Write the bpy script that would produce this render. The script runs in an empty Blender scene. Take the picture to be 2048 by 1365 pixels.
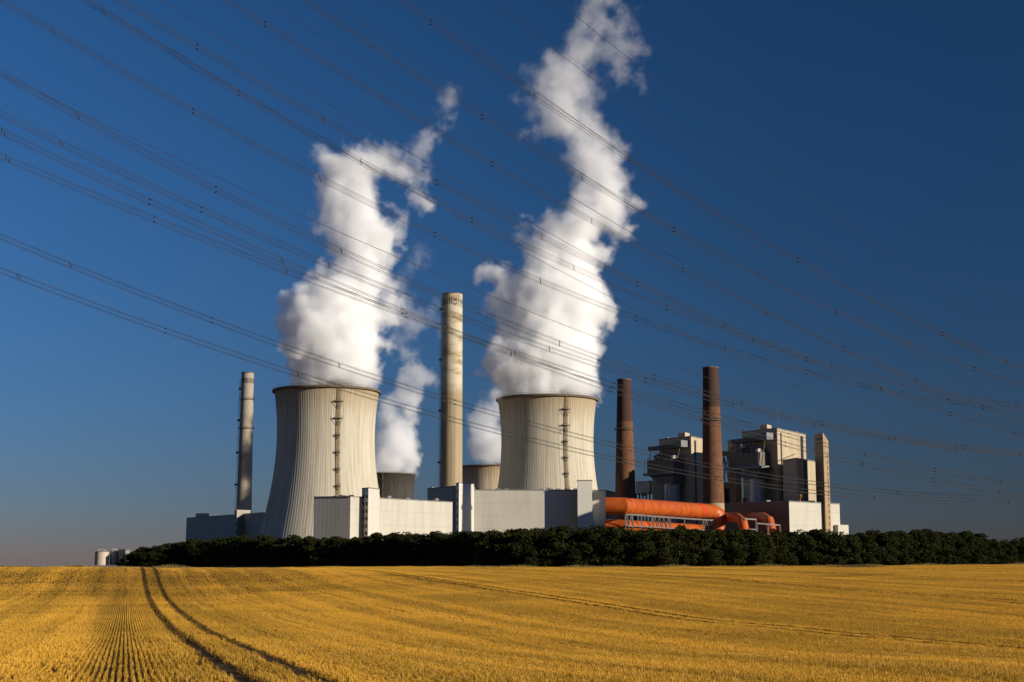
import bpy, bmesh, math, random
import numpy as np
from mathutils import Vector, Matrix, Euler
random.seed(7); np.random.seed(7)
PI = math.pi
SC = bpy.context.scene
COL = SC.collection

# ------------------------------------------------------------------ camera, sky, sun, exposure
EYE = 5.0                                   # eye height (m), the field drops away in front
F = 50.0 / 36.0 * 2048.0
PITCH = math.radians(8.64)
CT, ST = math.cos(PITCH), math.sin(PITCH)
cam = bpy.data.cameras.new('camera'); cam.lens = 50; cam.sensor_width = 36
cam.clip_start = 0.5; cam.clip_end = 30000
camo = bpy.data.objects.new('camera', cam); COL.objects.link(camo)
camo.location = (0, 0, EYE); camo.rotation_euler = (PI / 2 + PITCH, 0, 0)
SC.camera = camo

SUN_AZ = math.radians(62.9)                   # to the right of straight behind the camera
SUN_EL = math.radians(16.5)
SUNDIR = Vector((math.sin(SUN_AZ) * math.cos(SUN_EL), -math.cos(SUN_AZ) * math.cos(SUN_EL), math.sin(SUN_EL)))
sun = bpy.data.lights.new('sun', 'SUN'); sun.energy = 5.0; sun.angle = math.radians(0.5)
sun.color = (1.0, 0.90, 0.75)
suno = bpy.data.objects.new('sun', sun); COL.objects.link(suno)
suno.rotation_euler = SUNDIR.to_track_quat('Z', 'Y').to_euler()

POLAR = 0.60; HAZE_FALL = 4.5; SKY_HIGH = (0.42, 1.0, 1.45); SKY_LOW = (0.40, 0.335, 0.44)
W = bpy.data.worlds.new('World'); SC.world = W; W.use_nodes = True
nt = W.node_tree; nt.nodes.clear()
sky = nt.nodes.new('ShaderNodeTexSky'); sky.sky_type = 'NISHITA'; sky.sun_disc = False
sky.sun_elevation = SUN_EL
sky.sun_rotation = math.atan2(SUNDIR.x, SUNDIR.y)
sky.altitude = 1500; sky.air_density = 1.0; sky.dust_density = 0.15; sky.ozone_density = 3.5
bg = nt.nodes.new('ShaderNodeBackground'); bg.inputs['Strength'].default_value = 0.064
wo = nt.nodes.new('ShaderNodeOutputWorld')
# the photograph was taken through a polarising filter: the sky is darkest at right angles to the sun
def wn(kind, **kw):
    x = nt.nodes.new('ShaderNode' + kind)
    for k, v in kw.items(): setattr(x, k, v)
    return x
def wm(op, a, b=0.0):
    x = wn('Math', operation=op)
    for i, v in enumerate((a, b)):
        if hasattr(v, 'links'): nt.links.new(v, x.inputs[i])
        else: x.inputs[i].default_value = v
    return x.outputs[0]
def wmix(fac, a, b, mode='MIX'):
    x = wn('Mix', data_type='RGBA', blend_type=mode)
    for i, v in zip((0, 6, 7), (fac, a, b)):
        if hasattr(v, 'links'): nt.links.new(v, x.inputs[i])
        else: x.inputs[i].default_value = v if i == 0 else (*v, 1)
    return x.outputs[2]
wdir = wn('TexCoord').outputs['Generated']
dt = wn('VectorMath', operation='DOT_PRODUCT'); nt.links.new(wdir, dt.inputs[0]); dt.inputs[1].default_value = SUNDIR
c2 = wm('MULTIPLY', dt.outputs['Value'], dt.outputs['Value'])
pol = wm('SUBTRACT', 1.0, wm('MULTIPLY', POLAR, wm('DIVIDE', wm('SUBTRACT', 1.0, c2), wm('ADD', 1.0, c2))))
sx = wn('SeparateXYZ'); nt.links.new(wdir, sx.inputs[0])
low = wm('POWER', 2.718, wm('MULTIPLY', wm('MAXIMUM', sx.outputs[2], 0.0), -HAZE_FALL))     # 1 at the horizon, 0 high up
skyc = wmix(1.0, sky.outputs[0], wmix(low, SKY_HIGH, SKY_LOW), 'MULTIPLY')
skyc = wmix(1.0, skyc, pol, 'MULTIPLY')
nt.links.new(skyc, bg.inputs[0]); nt.links.new(bg.outputs[0], wo.inputs[0])

SC.view_settings.view_transform = 'Standard'; SC.view_settings.look = 'None'
SC.view_settings.exposure = 0.35; SC.view_settings.gamma = 1.0
cy = SC.cycles
cy.max_bounces = 24; cy.volume_bounces = 16; cy.volume_step_rate = 1.15; cy.diffuse_bounces = 3; cy.glossy_bounces = 2
cy.transparent_max_bounces = 96; cy.use_denoising = True; cy.volume_max_steps = 256
cy.sample_clamp_indirect = 8.0

# ------------------------------------------------------------------ helpers
def P(px, py, D):
    """world point at forward distance D seen at photo pixel (px, py)"""
    xc = (px - 1024.0) / F; yc = (682.5 - py) / F
    k = D / (CT - yc * ST)
    return Vector((k * xc, D, EYE + k * (ST + yc * CT)))

def tag(o, label=None, cat=None, group=None, kind=None):
    if label: o['label'] = label
    if cat: o['category'] = cat
    if group: o['group'] = group
    if kind: o['kind'] = kind
    return o

def empty(name, loc, label, cat, group=None):
    o = bpy.data.objects.new(name, None); COL.objects.link(o); o.location = loc
    return tag(o, label, cat, group)

class MB:
    """collects shapes in world space; build() links them as one mesh object"""
    def __init__(s): s.v = []; s.f = []
    def add(s, vs, fs):
        n = len(s.v); s.v += [tuple(v) for v in vs]; s.f += [tuple(i + n for i in f) for f in fs]
        return s
    def prism(s, foot, z0, z1):
        n = len(foot)
        a = sum(foot[i][0] * foot[(i + 1) % n][1] - foot[(i + 1) % n][0] * foot[i][1] for i in range(n))
        if a < 0: foot = foot[::-1]
        vs = [(p[0], p[1], z0) for p in foot] + [(p[0], p[1], z1) for p in foot]
        fs = [tuple(range(n - 1, -1, -1)), tuple(range(n, 2 * n))] + [(i, (i + 1) % n, n + (i + 1) % n, n + i) for i in range(n)]
        return s.add(vs, fs)
    def box(s, o, a, b, c):
        """parallelepiped from corner o along vectors a, b, c"""
        o, a, b, c = (Vector(q) for q in (o, a, b, c))
        if a.cross(b).dot(c) < 0: a, b = b, a
        vs = [o, o + a, o + a + b, o + b, o + c, o + a + c, o + a + b + c, o + b + c]
        return s.add(vs, [(3, 2, 1, 0), (4, 5, 6, 7), (0, 1, 5, 4), (1, 2, 6, 5), (2, 3, 7, 6), (3, 0, 4, 7)])
    def bar(s, p, q, w):
        p, q = Vector(p), Vector(q); d = (q - p)
        if d.length < 1e-6: return s
        u = d.cross(Vector((0, 0, 1)))
        if u.length < 1e-4: u = Vector((1, 0, 0))
        u = u.normalized() * w; t = d.cross(u).normalized() * w
        return s.box(p - u / 2 - t / 2, u, t, d)
    def ring(s, c, prof, n=48, cap0=False, cap1=False):
        """surface of revolution about the vertical through c; prof = [(r, z)]"""
        vs = []; fs = []
        for r, z in prof:
            for i in range(n):
                t = 2 * PI * i / n; vs.append((c[0] + r * math.cos(t), c[1] + r * math.sin(t), z))
        for j in range(len(prof) - 1):
            for i in range(n):
                k = (i + 1) % n; fs.append((j * n + i, j * n + k, (j + 1) * n + k, (j + 1) * n + i))
        if cap0: fs.append(tuple(range(n - 1, -1, -1)))
        if cap1: fs.append(tuple((len(prof) - 1) * n + i for i in range(n)))
        return s.add(vs, fs)
    def tube(s, pts, r, n=24, caps=True):
        """mitred tube along a polyline"""
        pts = [Vector(p) for p in pts]; m = len(pts); vs = []; fs = []
        rr = r if isinstance(r, (list, tuple)) else [r] * m
        d0 = (pts[1] - pts[0]).normalized()
        u = d0.cross(Vector((0, 0, 1)))
        if u.length < 1e-3: u = d0.cross(Vector((1, 0, 0)))
        u.normalize(); w = u.cross(d0).normalized()
        ring = [pts[0] + (u * math.cos(2 * PI * i / n) + w * math.sin(2 * PI * i / n)) * rr[0] for i in range(n)]
        vs += ring
        for j in range(1, m):
            d = (pts[j] - pts[j - 1]).normalized()
            dn = (pts[j + 1] - pts[j]).normalized() if j + 1 < m else d
            pn = (d + dn).normalized()
            new = []
            for i, q in enumerate(ring):
                if rr[j] != rr[j - 1]:
                    q0 = pts[j - 1] + (q - pts[j - 1]) * (rr[j] / rr[j - 1])
                else: q0 = q
                t = (pts[j] - q0).dot(pn) / d.dot(pn)
                new.append(q0 + d * t)
            ring = new; vs += ring
        for j in range(m - 1):
            for i in range(n):
                k = (i + 1) % n; fs.append((j * n + i, (j + 1) * n + i, (j + 1) * n + k, j * n + k))
        if caps: fs += [tuple(range(n)), tuple((m - 1) * n + i for i in range(n - 1, -1, -1))]
        return s.add(vs, fs)
    def build(s, name, m, parent=None, smooth=None):
        me = bpy.data.meshes.new(name); o = bpy.data.objects.new(name, me); COL.objects.link(o)
        off = Vector((0, 0, 0))
        if parent is not None:
            p = parent
            while p is not None: off += p.location; p = p.parent
        me.from_pydata([(v[0] - off.x, v[1] - off.y, v[2] - off.z) for v in s.v], [], s.f)
        bm = bmesh.new(); bm.from_mesh(me); bmesh.ops.recalc_face_normals(bm, faces=bm.faces); bm.to_mesh(me); bm.free()
        if smooth:
            me.polygons.foreach_set('use_smooth', [True] * len(me.polygons))
            me.set_sharp_from_angle(angle=math.radians(smooth))
        me.materials.append(m)
        if parent is not None: o.parent = parent
        return o

# ---- node materials
class NB:
    def __init__(s, name):
        s.m = bpy.data.materials.new(name); s.m.use_nodes = True; s.t = s.m.node_tree; s.t.nodes.clear()
        s.out = s.t.nodes.new('ShaderNodeOutputMaterial')
    def n(s, kind, **kw):
        x = s.t.nodes.new('ShaderNode' + kind)
        for k, v in kw.items(): setattr(x, k, v)
        return x
    def l(s, a, b): s.t.links.new(a, b)
    def put(s, inp, v):
        if hasattr(v, 'is_linked') or hasattr(v, 'links'): s.l(v, inp)
        elif isinstance(v, (tuple, list)) and len(v) == 3 and inp.type == 'RGBA': inp.default_value = (*v, 1)
        else: inp.default_value = v
    def math(s, op, a, b=0.0, c=None, clamp=False):
        x = s.n('Math', operation=op); x.use_clamp = clamp
        s.put(x.inputs[0], a); s.put(x.inputs[1], b)
        if c is not None: s.put(x.inputs[2], c)
        return x.outputs[0]
    def mix(s, fac, a, b, mode='MIX'):
        x = s.n('Mix', data_type='RGBA', blend_type=mode)
        s.put(x.inputs[0], fac); s.put(x.inputs[6], a); s.put(x.inputs[7], b)
        return x.outputs[2]
    def noise(s, vec, scale, detail=4, rough=0.55, dist=0.0):
        x = s.n('TexNoise'); s.put(x.inputs['Vector'], vec); x.inputs['Scale'].default_value = scale
        x.inputs['Detail'].default_value = detail; x.inputs['Roughness'].default_value = rough; x.inputs['Distortion'].default_value = dist
        return x.outputs['Fac']
    def ramp(s, fac, lo, hi):
        x = s.n('MapRange'); x.interpolation_type = 'SMOOTHSTEP'
        s.put(x.inputs[0], fac); x.inputs[1].default_value = lo; x.inputs[2].default_value = hi
        return x.outputs[0]
    def objco(s): return s.n('TexCoord').outputs['Object']
    def pos(s): return s.n('NewGeometry').outputs['Position']
    def sep(s, v):
        x = s.n('SeparateXYZ'); s.l(v, x.inputs[0]); return x.outputs
    def comb(s, a, b, c):
        x = s.n('CombineXYZ'); s.put(x.inputs[0], a); s.put(x.inputs[1], b); s.put(x.inputs[2], c); return x.outputs[0]
    def bump(s, h, dist=0.05, strength=0.5):
        x = s.n('Bump'); x.inputs['Strength'].default_value = strength; x.inputs['Distance'].default_value = dist
        s.l(h, x.inputs['Height']); return x.outputs[0]
    def pbr(s, col, rough=0.7, metal=0.0, normal=None, spec=0.3):
        x = s.n('BsdfPrincipled'); s.put(x.inputs['Base Color'], col); s.put(x.inputs['Roughness'], rough)
        x.inputs['Metallic'].default_value = metal; x.inputs['Specular IOR Level'].default_value = spec
        if normal is not None: s.l(normal, x.inputs['Normal'])
        s.l(x.outputs[0], s.out.inputs[0]); return s.m
    def line(s, coord, period, width):
        """1 on thin joints every PERIOD metres along coord"""
        fr = s.math('FRACT', s.math('DIVIDE', coord, period))
        d = s.math('ABSOLUTE', s.math('SUBTRACT', fr, 0.5))
        return s.math('GREATER_THAN', d, 0.5 - width / period / 2)

def plain(name, col, rough=0.7, metal=0.0, var=0.25, scale=0.5):
    b = NB(name); co = b.objco()
    f = b.noise(co, scale, 5, 0.6)
    return b.pbr(b.mix(b.ramp(f, 0.3, 0.7), tuple(c * (1 - var) for c in col), tuple(min(1, c * (1 + var)) for c in col)), rough, metal)

def cladding(name, col, seam=6.0, rib=0.9, dirt=0.15):
    b = NB(name); co = b.pos(); x, y, z = b.sep(co)
    u = b.math('ADD', b.math('MULTIPLY', x, 0.71), b.math('MULTIPLY', y, 0.62))
    c = b.mix(b.ramp(b.noise(b.comb(b.math('MULTIPLY', u, 0.25), 0.0, b.math('MULTIPLY', z, 0.04)), 1.0, 5), 0.35, 0.7), col, tuple(q * (1 - dirt) for q in col))
    c = b.mix(b.math('MULTIPLY', b.ramp(b.noise(b.comb(b.math('MULTIPLY', u, 1.6), 0.0, b.math('MULTIPLY', z, 0.06)), 1.0, 3), 0.55, 0.8), 0.5), c, tuple(q * (1 - 1.6 * dirt) for q in col))
    c = b.mix(b.math('MULTIPLY', b.line(z, seam, 0.22), 0.35), c, tuple(q * 0.5 for q in col))
    c = b.mix(b.math('MULTIPLY', b.line(u, rib * 6, 0.12), 0.16), c, tuple(q * 0.5 for q in col))
    return b.pbr(c, 0.6, 0, b.bump(b.math('SINE', b.math('MULTIPLY', u, 2 * PI / rib)), 0.04, 0.09))

def concrete(name, col, stain, top, height, ladder=None, bands=False):
    """weathered concrete on a round shell; object origin is the axis at the base"""
    b = NB(name); co = b.objco(); x, y, z = b.sep(co)
    ang = b.math('ARCTAN2', y, x)
    st = b.noise(b.comb(b.math('MULTIPLY', ang, 22.0), 0.0, b.math('MULTIPLY', z, 0.02)), 1.0, 6, 0.65)
    fine = b.noise(b.comb(b.math('MULTIPLY', ang, 70.0), 3.0, b.math('MULTIPLY', z, 0.012)), 1.0, 3, 0.6)
    blot = b.noise(b.comb(b.math('MULTIPLY', ang, 5.0), 0.0, b.math('MULTIPLY', z, 0.05)), 1.0, 5, 0.6)
    c = b.mix(b.ramp(st, 0.4, 0.75), col, stain)
    c = b.mix(b.math('MULTIPLY', b.ramp(fine, 0.5, 0.72), 0.28), c, tuple(q * 0.62 for q in stain))
    c = b.mix(b.math('MULTIPLY', b.ramp(blot, 0.5, 0.78), 0.55), c, tuple(q * 1.0 for q in stain))
    # brown wash running down from the rim
    zt = b.math('SUBTRACT', height, z)
    wash = b.math('MULTIPLY', b.ramp(b.math('SUBTRACT', b.math('MULTIPLY', st, top), zt), -top * 0.25, top * 0.55), 0.75)
    c = b.mix(wash, c, tuple(q * k for q, k in zip(stain, (0.75, 0.62, 0.45))))
    # pour joints
    c = b.mix(b.math('MULTIPLY', b.line(z, 1.6, 0.16), 0.20), c, tuple(q * 0.5 for q in stain))
    if bands:
        bn = b.noise(b.comb(0.3, b.math('MULTIPLY', ang, 0.4), b.math('MULTIPLY', z, 0.16)), 1.0, 5, 0.7)
        up = b.ramp(z, height * 0.60, height * 0.66)
        vst = b.ramp(b.noise(b.comb(b.math('MULTIPLY', ang, 14.0), 7.0, b.math('MULTIPLY', z, 0.008)), 1.0, 4, 0.6), 0.36, 0.62)
        c = b.mix(b.math('MULTIPLY', b.math('SUBTRACT', 1.0, up), b.math('MULTIPLY_ADD', vst, .45, .30)), c, (stain[0] * .8, stain[1] * .75, stain[2] * .7))
        c = b.mix(b.math('MULTIPLY', up, 0.75), c, col)
        c = b.mix(b.math('MULTIPLY', up, b.math('MULTIPLY', b.ramp(bn, 0.44, 0.66), 0.9)), c, stain)
    if ladder is not None:
        d = b.math('ABSOLUTE', b.math('SUBTRACT', ang, ladder))
        w = b.math('MULTIPLY', b.ramp(b.math('ADD', d, b.math('MULTIPLY', b.math('SUBTRACT', blot, 0.5), 0.10)), 0.075, 0.02), 0.75)
        c = b.mix(w, c, (stain[0] * 0.42, stain[1] * 0.36, stain[2] * 0.26))
    return b.pbr(c, 0.88, 0, b.bump(st, 0.15, 0.25), 0.2)

M = {}
M['shell'] = [concrete('tower_concrete_%d' % i, (0.49, 0.45, 0.355), (0.35, 0.29, 0.19), 34.0, 108.0, lad) for i, lad in enumerate((-1.21, -1.205))]
M['shell_far'] = concrete('sunlit_tower_concrete', (0.55, 0.46, 0.31), (0.30, 0.23, 0.14), 34.0, 108.0)  # lightened colour stands in for sunlight the visible side misses
M['shell_shaded'] = concrete('shaded_tower_concrete', (0.062, 0.056, 0.047), (0.03, 0.027, 0.024), 34.0, 108.0)  # colour darkened to stand in for the steam's shade on this tower
M['rim'] = plain('rim_concrete', (0.13, 0.10, 0.07), 0.9)
M['chim'] = concrete('chimney_concrete', (0.50, 0.45, 0.33), (0.25, 0.175, 0.08), 6.0, 205.0, None, True)
M['chim_grey'] = concrete('chimney_grey_concrete', (0.36, 0.31, 0.25), (0.22, 0.18, 0.14), 4.0, 150.0, None, False)
M['clad'] = cladding('white_cladding', (0.455, 0.425, 0.355), 6.5, 0.9, 0.12)
M['annex_shade'] = cladding('shaded_cladding', (0.115, 0.10, 0.085), 6.5, 0.9, 0.2)  # dark version for the annex's shaded side, shade put into the colour
M['clad_white'] = cladding('stair_tower_cladding', (0.53, 0.50, 0.43), 9.0, 1.1, 0.07)
M['clad_grey'] = cladding('grey_cladding', (0.31, 0.275, 0.225), 7.0, 0.9, 0.15)
M['clad_boiler'] = cladding('boiler_house_cladding', (0.44, 0.355, 0.235), 9.0, 0.8, 0.22)
M['clad_tan'] = cladding('tan_concrete', (0.33, 0.235, 0.13), 4.0, 3.0, 0.25)
M['dark'] = plain('dark_opening', (0.02, 0.02, 0.022), 0.6)
M['roofing'] = plain('roof_felt', (0.10, 0.095, 0.09), 0.9)
M['steel_dark'] = plain('dark_steel', (0.075, 0.07, 0.065), 0.6, 0.2)
M['steel'] = plain('grey_steel', (0.15, 0.135, 0.125), 0.6, 0.1)
M['platform'] = plain('platform_steel', (0.085, 0.073, 0.058), 0.7)
M['rust'] = plain('ladder_steel', (0.22, 0.17, 0.10), 0.8)
M['coping'] = plain('roof_coping', (0.16, 0.15, 0.14), 0.7)
M['unit'] = cladding('filter_cladding', (0.13, 0.102, 0.07), 3.0, 0.7, 0.3)
M['unit_light'] = cladding('filter_pale_cladding', (0.17, 0.18, 0.175), 3.0, 0.7, 0.2)
M['wire'] = plain('conductor_aluminium', (0.030, 0.027, 0.025), 0.8, 0.0)
b = NB('duct_metal'); co = b.pos(); x, y, z = b.sep(co)
c = b.mix(b.ramp(b.noise(co, 0.3, 4), 0.3, 0.7), (0.42, 0.40, 0.37), (0.30, 0.28, 0.26))
c = b.mix(b.math('MULTIPLY', b.line(z, 3.0, 0.15), 0.5), c, (0.15, 0.14, 0.13))
M['duct'] = b.pbr(c, 0.45, 0.45)

def brick(name, base, dark):
    b = NB(name); co = b.objco(); x, y, z = b.sep(co); ang = b.math('ARCTAN2', y, x)
    c = b.mix(b.ramp(b.noise(b.comb(b.math('MULTIPLY', ang, 3.0), 0.0, b.math('MULTIPLY', z, 0.35)), 1.0, 6, 0.7), 0.35, 0.68), base, tuple(q * 0.62 for q in base))
    c = b.mix(b.math('MULTIPLY', b.ramp(b.noise(b.comb(b.math('MULTIPLY', ang, 9.0), 0.0, b.math('MULTIPLY', z, 0.03)), 1.0, 4), 0.5, 0.75), 0.6), c, tuple(q * 0.55 for q in base))
    c = b.mix(b.math('MULTIPLY', b.line(z, 1.2, 0.16), 0.35), c, tuple(q * 0.5 for q in base))
    # the top section was laid in darker, sooted brick
    c = b.mix(b.ramp(z, 72.0, 72.5), c, dark)
    return b.pbr(c, 0.9, 0, None, 0.15)
M['brick'] = brick('brown_brick', (0.165, 0.078, 0.042), (0.062, 0.034, 0.027))
M['brick_base'] = concrete('pale_brick_base', (0.36, 0.27, 0.16), (0.24, 0.165, 0.08), 3.0, 40.0)

def orange(name, col, dk):
    b = NB(name); co = b.pos(); x, y, z = b.sep(co)
    c = b.mix(b.ramp(b.noise(co, 0.25, 5, 0.6), 0.35, 0.7), col, dk)
    st = b.noise(b.comb(b.math('MULTIPLY', x, 1.4), b.math('MULTIPLY', y, 1.4), b.math('MULTIPLY', z, 0.12)), 1.0, 5, 0.65)
    c = b.mix(b.math('MULTIPLY', b.ramp(st, 0.55, 0.75), 0.6), c, tuple(q * 0.55 for q in dk))
    return b.pbr(c, 0.45, 0, None, 0.35)
M['orange'] = orange('orange_paint', (0.43, 0.086, 0.010), (0.32, 0.058, 0.009))
M['red'] = plain('red_band_paint', (0.75, 0.035, 0.02), 0.45)
M['orange_seam'] = plain('dull_orange_band', (0.42, 0.12, 0.07), 0.5)

# ------------------------------------------------------------------ terrain
_L = np.array([[-60, 4.4], [0, 3.5], [35, 2.15], [78, .9], [120, .3], [159, .25], [190, 1.1], [225, 2.95], [245, 3.25], [300, 2.5], [560, 1.3], [1000, -1.6], [9000, -60.]])
_R = np.array([[-60, 4.4], [0, 3.5], [35, 1.95], [66, .65], [107, .5], [127, .95], [199, 2.0], [260, 2.4], [330, 2.75], [500, 3.0], [1000, 1.0], [9000, -60.]])
_d = np.arange(-60, 9001, 1.0)
def _sm(t):
    z = np.interp(_d, t[:, 0], t[:, 1]); k = np.hanning(31); k /= k.sum()
    return np.convolve(np.pad(z, 15, mode='edge'), k, 'valid')
_zl, _zr = _sm(_L), _sm(_R)
def terrain(x, y):
    x = np.asarray(x, float); y = np.asarray(y, float)
    a = x / np.maximum(y, 40.0)
    t = np.clip((a + 0.27) / 0.30, 0, 1); t = t * t * (3 - 2 * t)
    z = np.interp(y, _d, _zl) * (1 - t) + np.interp(y, _d, _zr) * t
    und = 0.10 * np.sin(x * 0.045 + 1.3) * np.sin(y * 0.037) + 0.05 * np.sin(x * 0.13 + y * 0.05)
    return z + und * np.clip((400 - y) / 200, 0, 1) * np.clip((y - 20) / 60, 0, 1)
RD = math.radians(15.0)                     # crop rows run 15 degrees left of the view
RU = (math.cos(RD), math.sin(RD)); RV = (-math.sin(RD), math.cos(RD))
TRAMS = (-71.1, -34.1, 3.55, 39.9, 76.9, 113.9, 150.9)
def treeline_D(px):
    return float(np.interp(px, [200, 250, 450, 700, 1000, 1300, 1700, 2048, 2400], [600, 560, 455, 380, 338, 332, 365, 425, 500]))

def straw(name, base, soil):
    b = NB(name); co = b.pos(); x, y, z = b.sep(co)
    u = b.math('ADD', b.math('MULTIPLY', x, RU[0]), b.math('MULTIPLY', y, RU[1]))
    v = b.math('ADD', b.math('MULTIPLY', x, RV[0]), b.math('MULTIPLY', y, RV[1]))
    sw = b.noise(b.comb(b.math('MULTIPLY', u, 0.30), b.math('MULTIPLY', v, 0.006), 0.0), 1.0, 4, 0.6)     # combine swaths
    pt = b.noise(co, 0.06, 5, 0.6)
    fn = b.noise(co, 2.2, 4, 0.7)
    k = b.math('ADD', b.math('MULTIPLY', sw, 0.70), b.math('MULTIPLY', pt, 0.30))
    c = b.mix(b.ramp(k, 0.40, 0.60), tuple(q * 0.50 for q in base), tuple(min(1, q * 1.12) for q in base))
    c = b.mix(b.math('MULTIPLY', b.ramp(fn, 0.35, 0.75), 0.5), c, tuple(min(1, q * 1.25) for q in base))
    # combine swath edges: thin broken darker lines along the rows
    brk = b.ramp(b.noise(b.comb(b.math('MULTIPLY', u, 0.27), b.math('MULTIPLY', v, 0.035), 4.0), 1.0, 3, 0.6), 0.42, 0.60)
    wob = b.math('ADD', u, b.math('MULTIPLY', b.math('SUBTRACT', b.noise(b.comb(b.math('MULTIPLY', u, .1), b.math('MULTIPLY', v, 0.08), 0.0), 1.0, 2), 0.5), 0.5))
    c = b.mix(b.math('MULTIPLY', brk, b.math('MULTIPLY', b.line(wob, 3.7, 0.45), 0.55)), c, tuple(q * 0.35 for q in base))
    return b, c, u
def tram_mask(b, u):
    trk = None
    for t in TRAMS:
        for s_ in (-0.95, 0.95):
            d = b.math('ABSOLUTE', b.math('SUBTRACT', u, t + s_))
            w = b.ramp(b.math('ADD', d, b.math('MULTIPLY', b.math('SUBTRACT', b.noise(b.pos(), 1.1, 4, .7), 0.5), 0.6)), 0.42, 0.20)
            trk = w if trk is None else b.math('MAXIMUM', trk, w)
    return trk
b, c, u = straw('straw_litter', (0.17, 0.088, 0.02), None)
trk = tram_mask(b, u)
c = b.mix(trk, c, (0.075, 0.042, 0.016))
M['field'] = b.pbr(c, 0.95, 0, b.bump(b.noise(b.pos(), 14.0, 4, 0.7), 0.03, 0.8), 0.1)
b, c, u = straw('straw', (0.645, 0.352, 0.040), None)
oi = b.n('ObjectInfo').outputs['Random']
c = b.mix(b.math('MULTIPLY', oi, 0.30), c, (0.78, 0.52, 0.14))
c = b.mix(b.math('MULTIPLY', tram_mask(b, u), .85), c, (0.085, 0.05, 0.018))
d1 = b.n('BsdfDiffuse'); b.l(c, d1.inputs[0]); t1 = b.n('BsdfTranslucent'); b.l(c, t1.inputs[0])
mx = b.n('MixShader'); mx.inputs[0].default_value = 0.3; b.l(d1.outputs[0], mx.inputs[1]); b.l(t1.outputs[0], mx.inputs[2]); b.l(mx.outputs[0], b.out.inputs[0])
M['straw'] = b.m

# the ground: one sheet out to the horizon
ys = np.concatenate([np.arange(-60, 20, 8.0), np.arange(20, 260, 1.5), np.arange(260, 620, 6.0), np.geomspace(620, 9000, 40)])
ts = np.concatenate([np.linspace(-3, -0.55, 18), np.linspace(-0.5, 0.5, 150), np.linspace(0.55, 3, 18)])
YY, TT = np.meshgrid(ys, ts, indexing='ij')
XX = TT * np.maximum(np.abs(YY), 60.0)
ZZ = terrain(XX, YY)
nv, nu = YY.shape
vs = np.stack([XX, YY, ZZ], -1).reshape(-1, 3)
fs = [(j * nu + i, j * nu + i + 1, (j + 1) * nu + i + 1, (j + 1) * nu + i) for j in range(nv - 1) for i in range(nu - 1)]
me = bpy.data.meshes.new('field'); me.from_pydata(vs.tolist(), [], fs); me.polygons.foreach_set('use_smooth', [True] * len(fs))
me.materials.append(M['field']); o = bpy.data.objects.new('field', me); COL.objects.link(o); tag(o, kind='structure')

# stubble: short cut stalks standing in drilled rows
def row_segment(k):
    rnd = random.Random(100 + k); vs = []; fs = []
    for i in range(95):
        v = rnd.uniform(-0.5, 0.5); u_ = rnd.gauss(0, 0.008); h = rnd.uniform(0.06, 0.15); w = rnd.uniform(0.003, 0.008)
        a = rnd.uniform(0, PI); lu, lv = rnd.gauss(0, 0.014), rnd.gauss(0, 0.03)
        cx, cy_ = math.cos(a) * w, math.sin(a) * w
        n = len(vs)
        vs += [(u_ - cx, v - cy_, -0.02), (u_ + cx, v + cy_, -0.02), (u_ + lu + cx * .7, v + lv + cy_ * .7, h), (u_ + lu - cx * .7, v + lv - cy_ * .7, h)]
        fs.append((n, n + 1, n + 2, n + 3))
    for i in range(7):                      # loose straw lying between the rows
        v = rnd.uniform(-0.5, 0.5); u_ = rnd.uniform(-0.06, 0.06); a = rnd.uniform(0, 2 * PI); L = rnd.uniform(0.04, 0.11); z = rnd.uniform(0.01, 0.06)
        dx, dy = math.cos(a) * L, math.sin(a) * L; w = 0.004; n = len(vs)
        vs += [(u_ - dy / L * w, v + dx / L * w, z), (u_ + dy / L * w, v - dx / L * w, z), (u_ + dx + dy / L * w, v + dy - dx / L * w, z + .03), (u_ + dx - dy / L * w, v + dy + dx / L * w, z + .03)]
        fs.append((n, n + 1, n + 2, n + 3))
    me = bpy.data.meshes.new('stalks'); me.from_pydata(vs, [], fs); me.materials.append(M['straw'])
    return bpy.data.objects.new('stalks', me)
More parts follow.
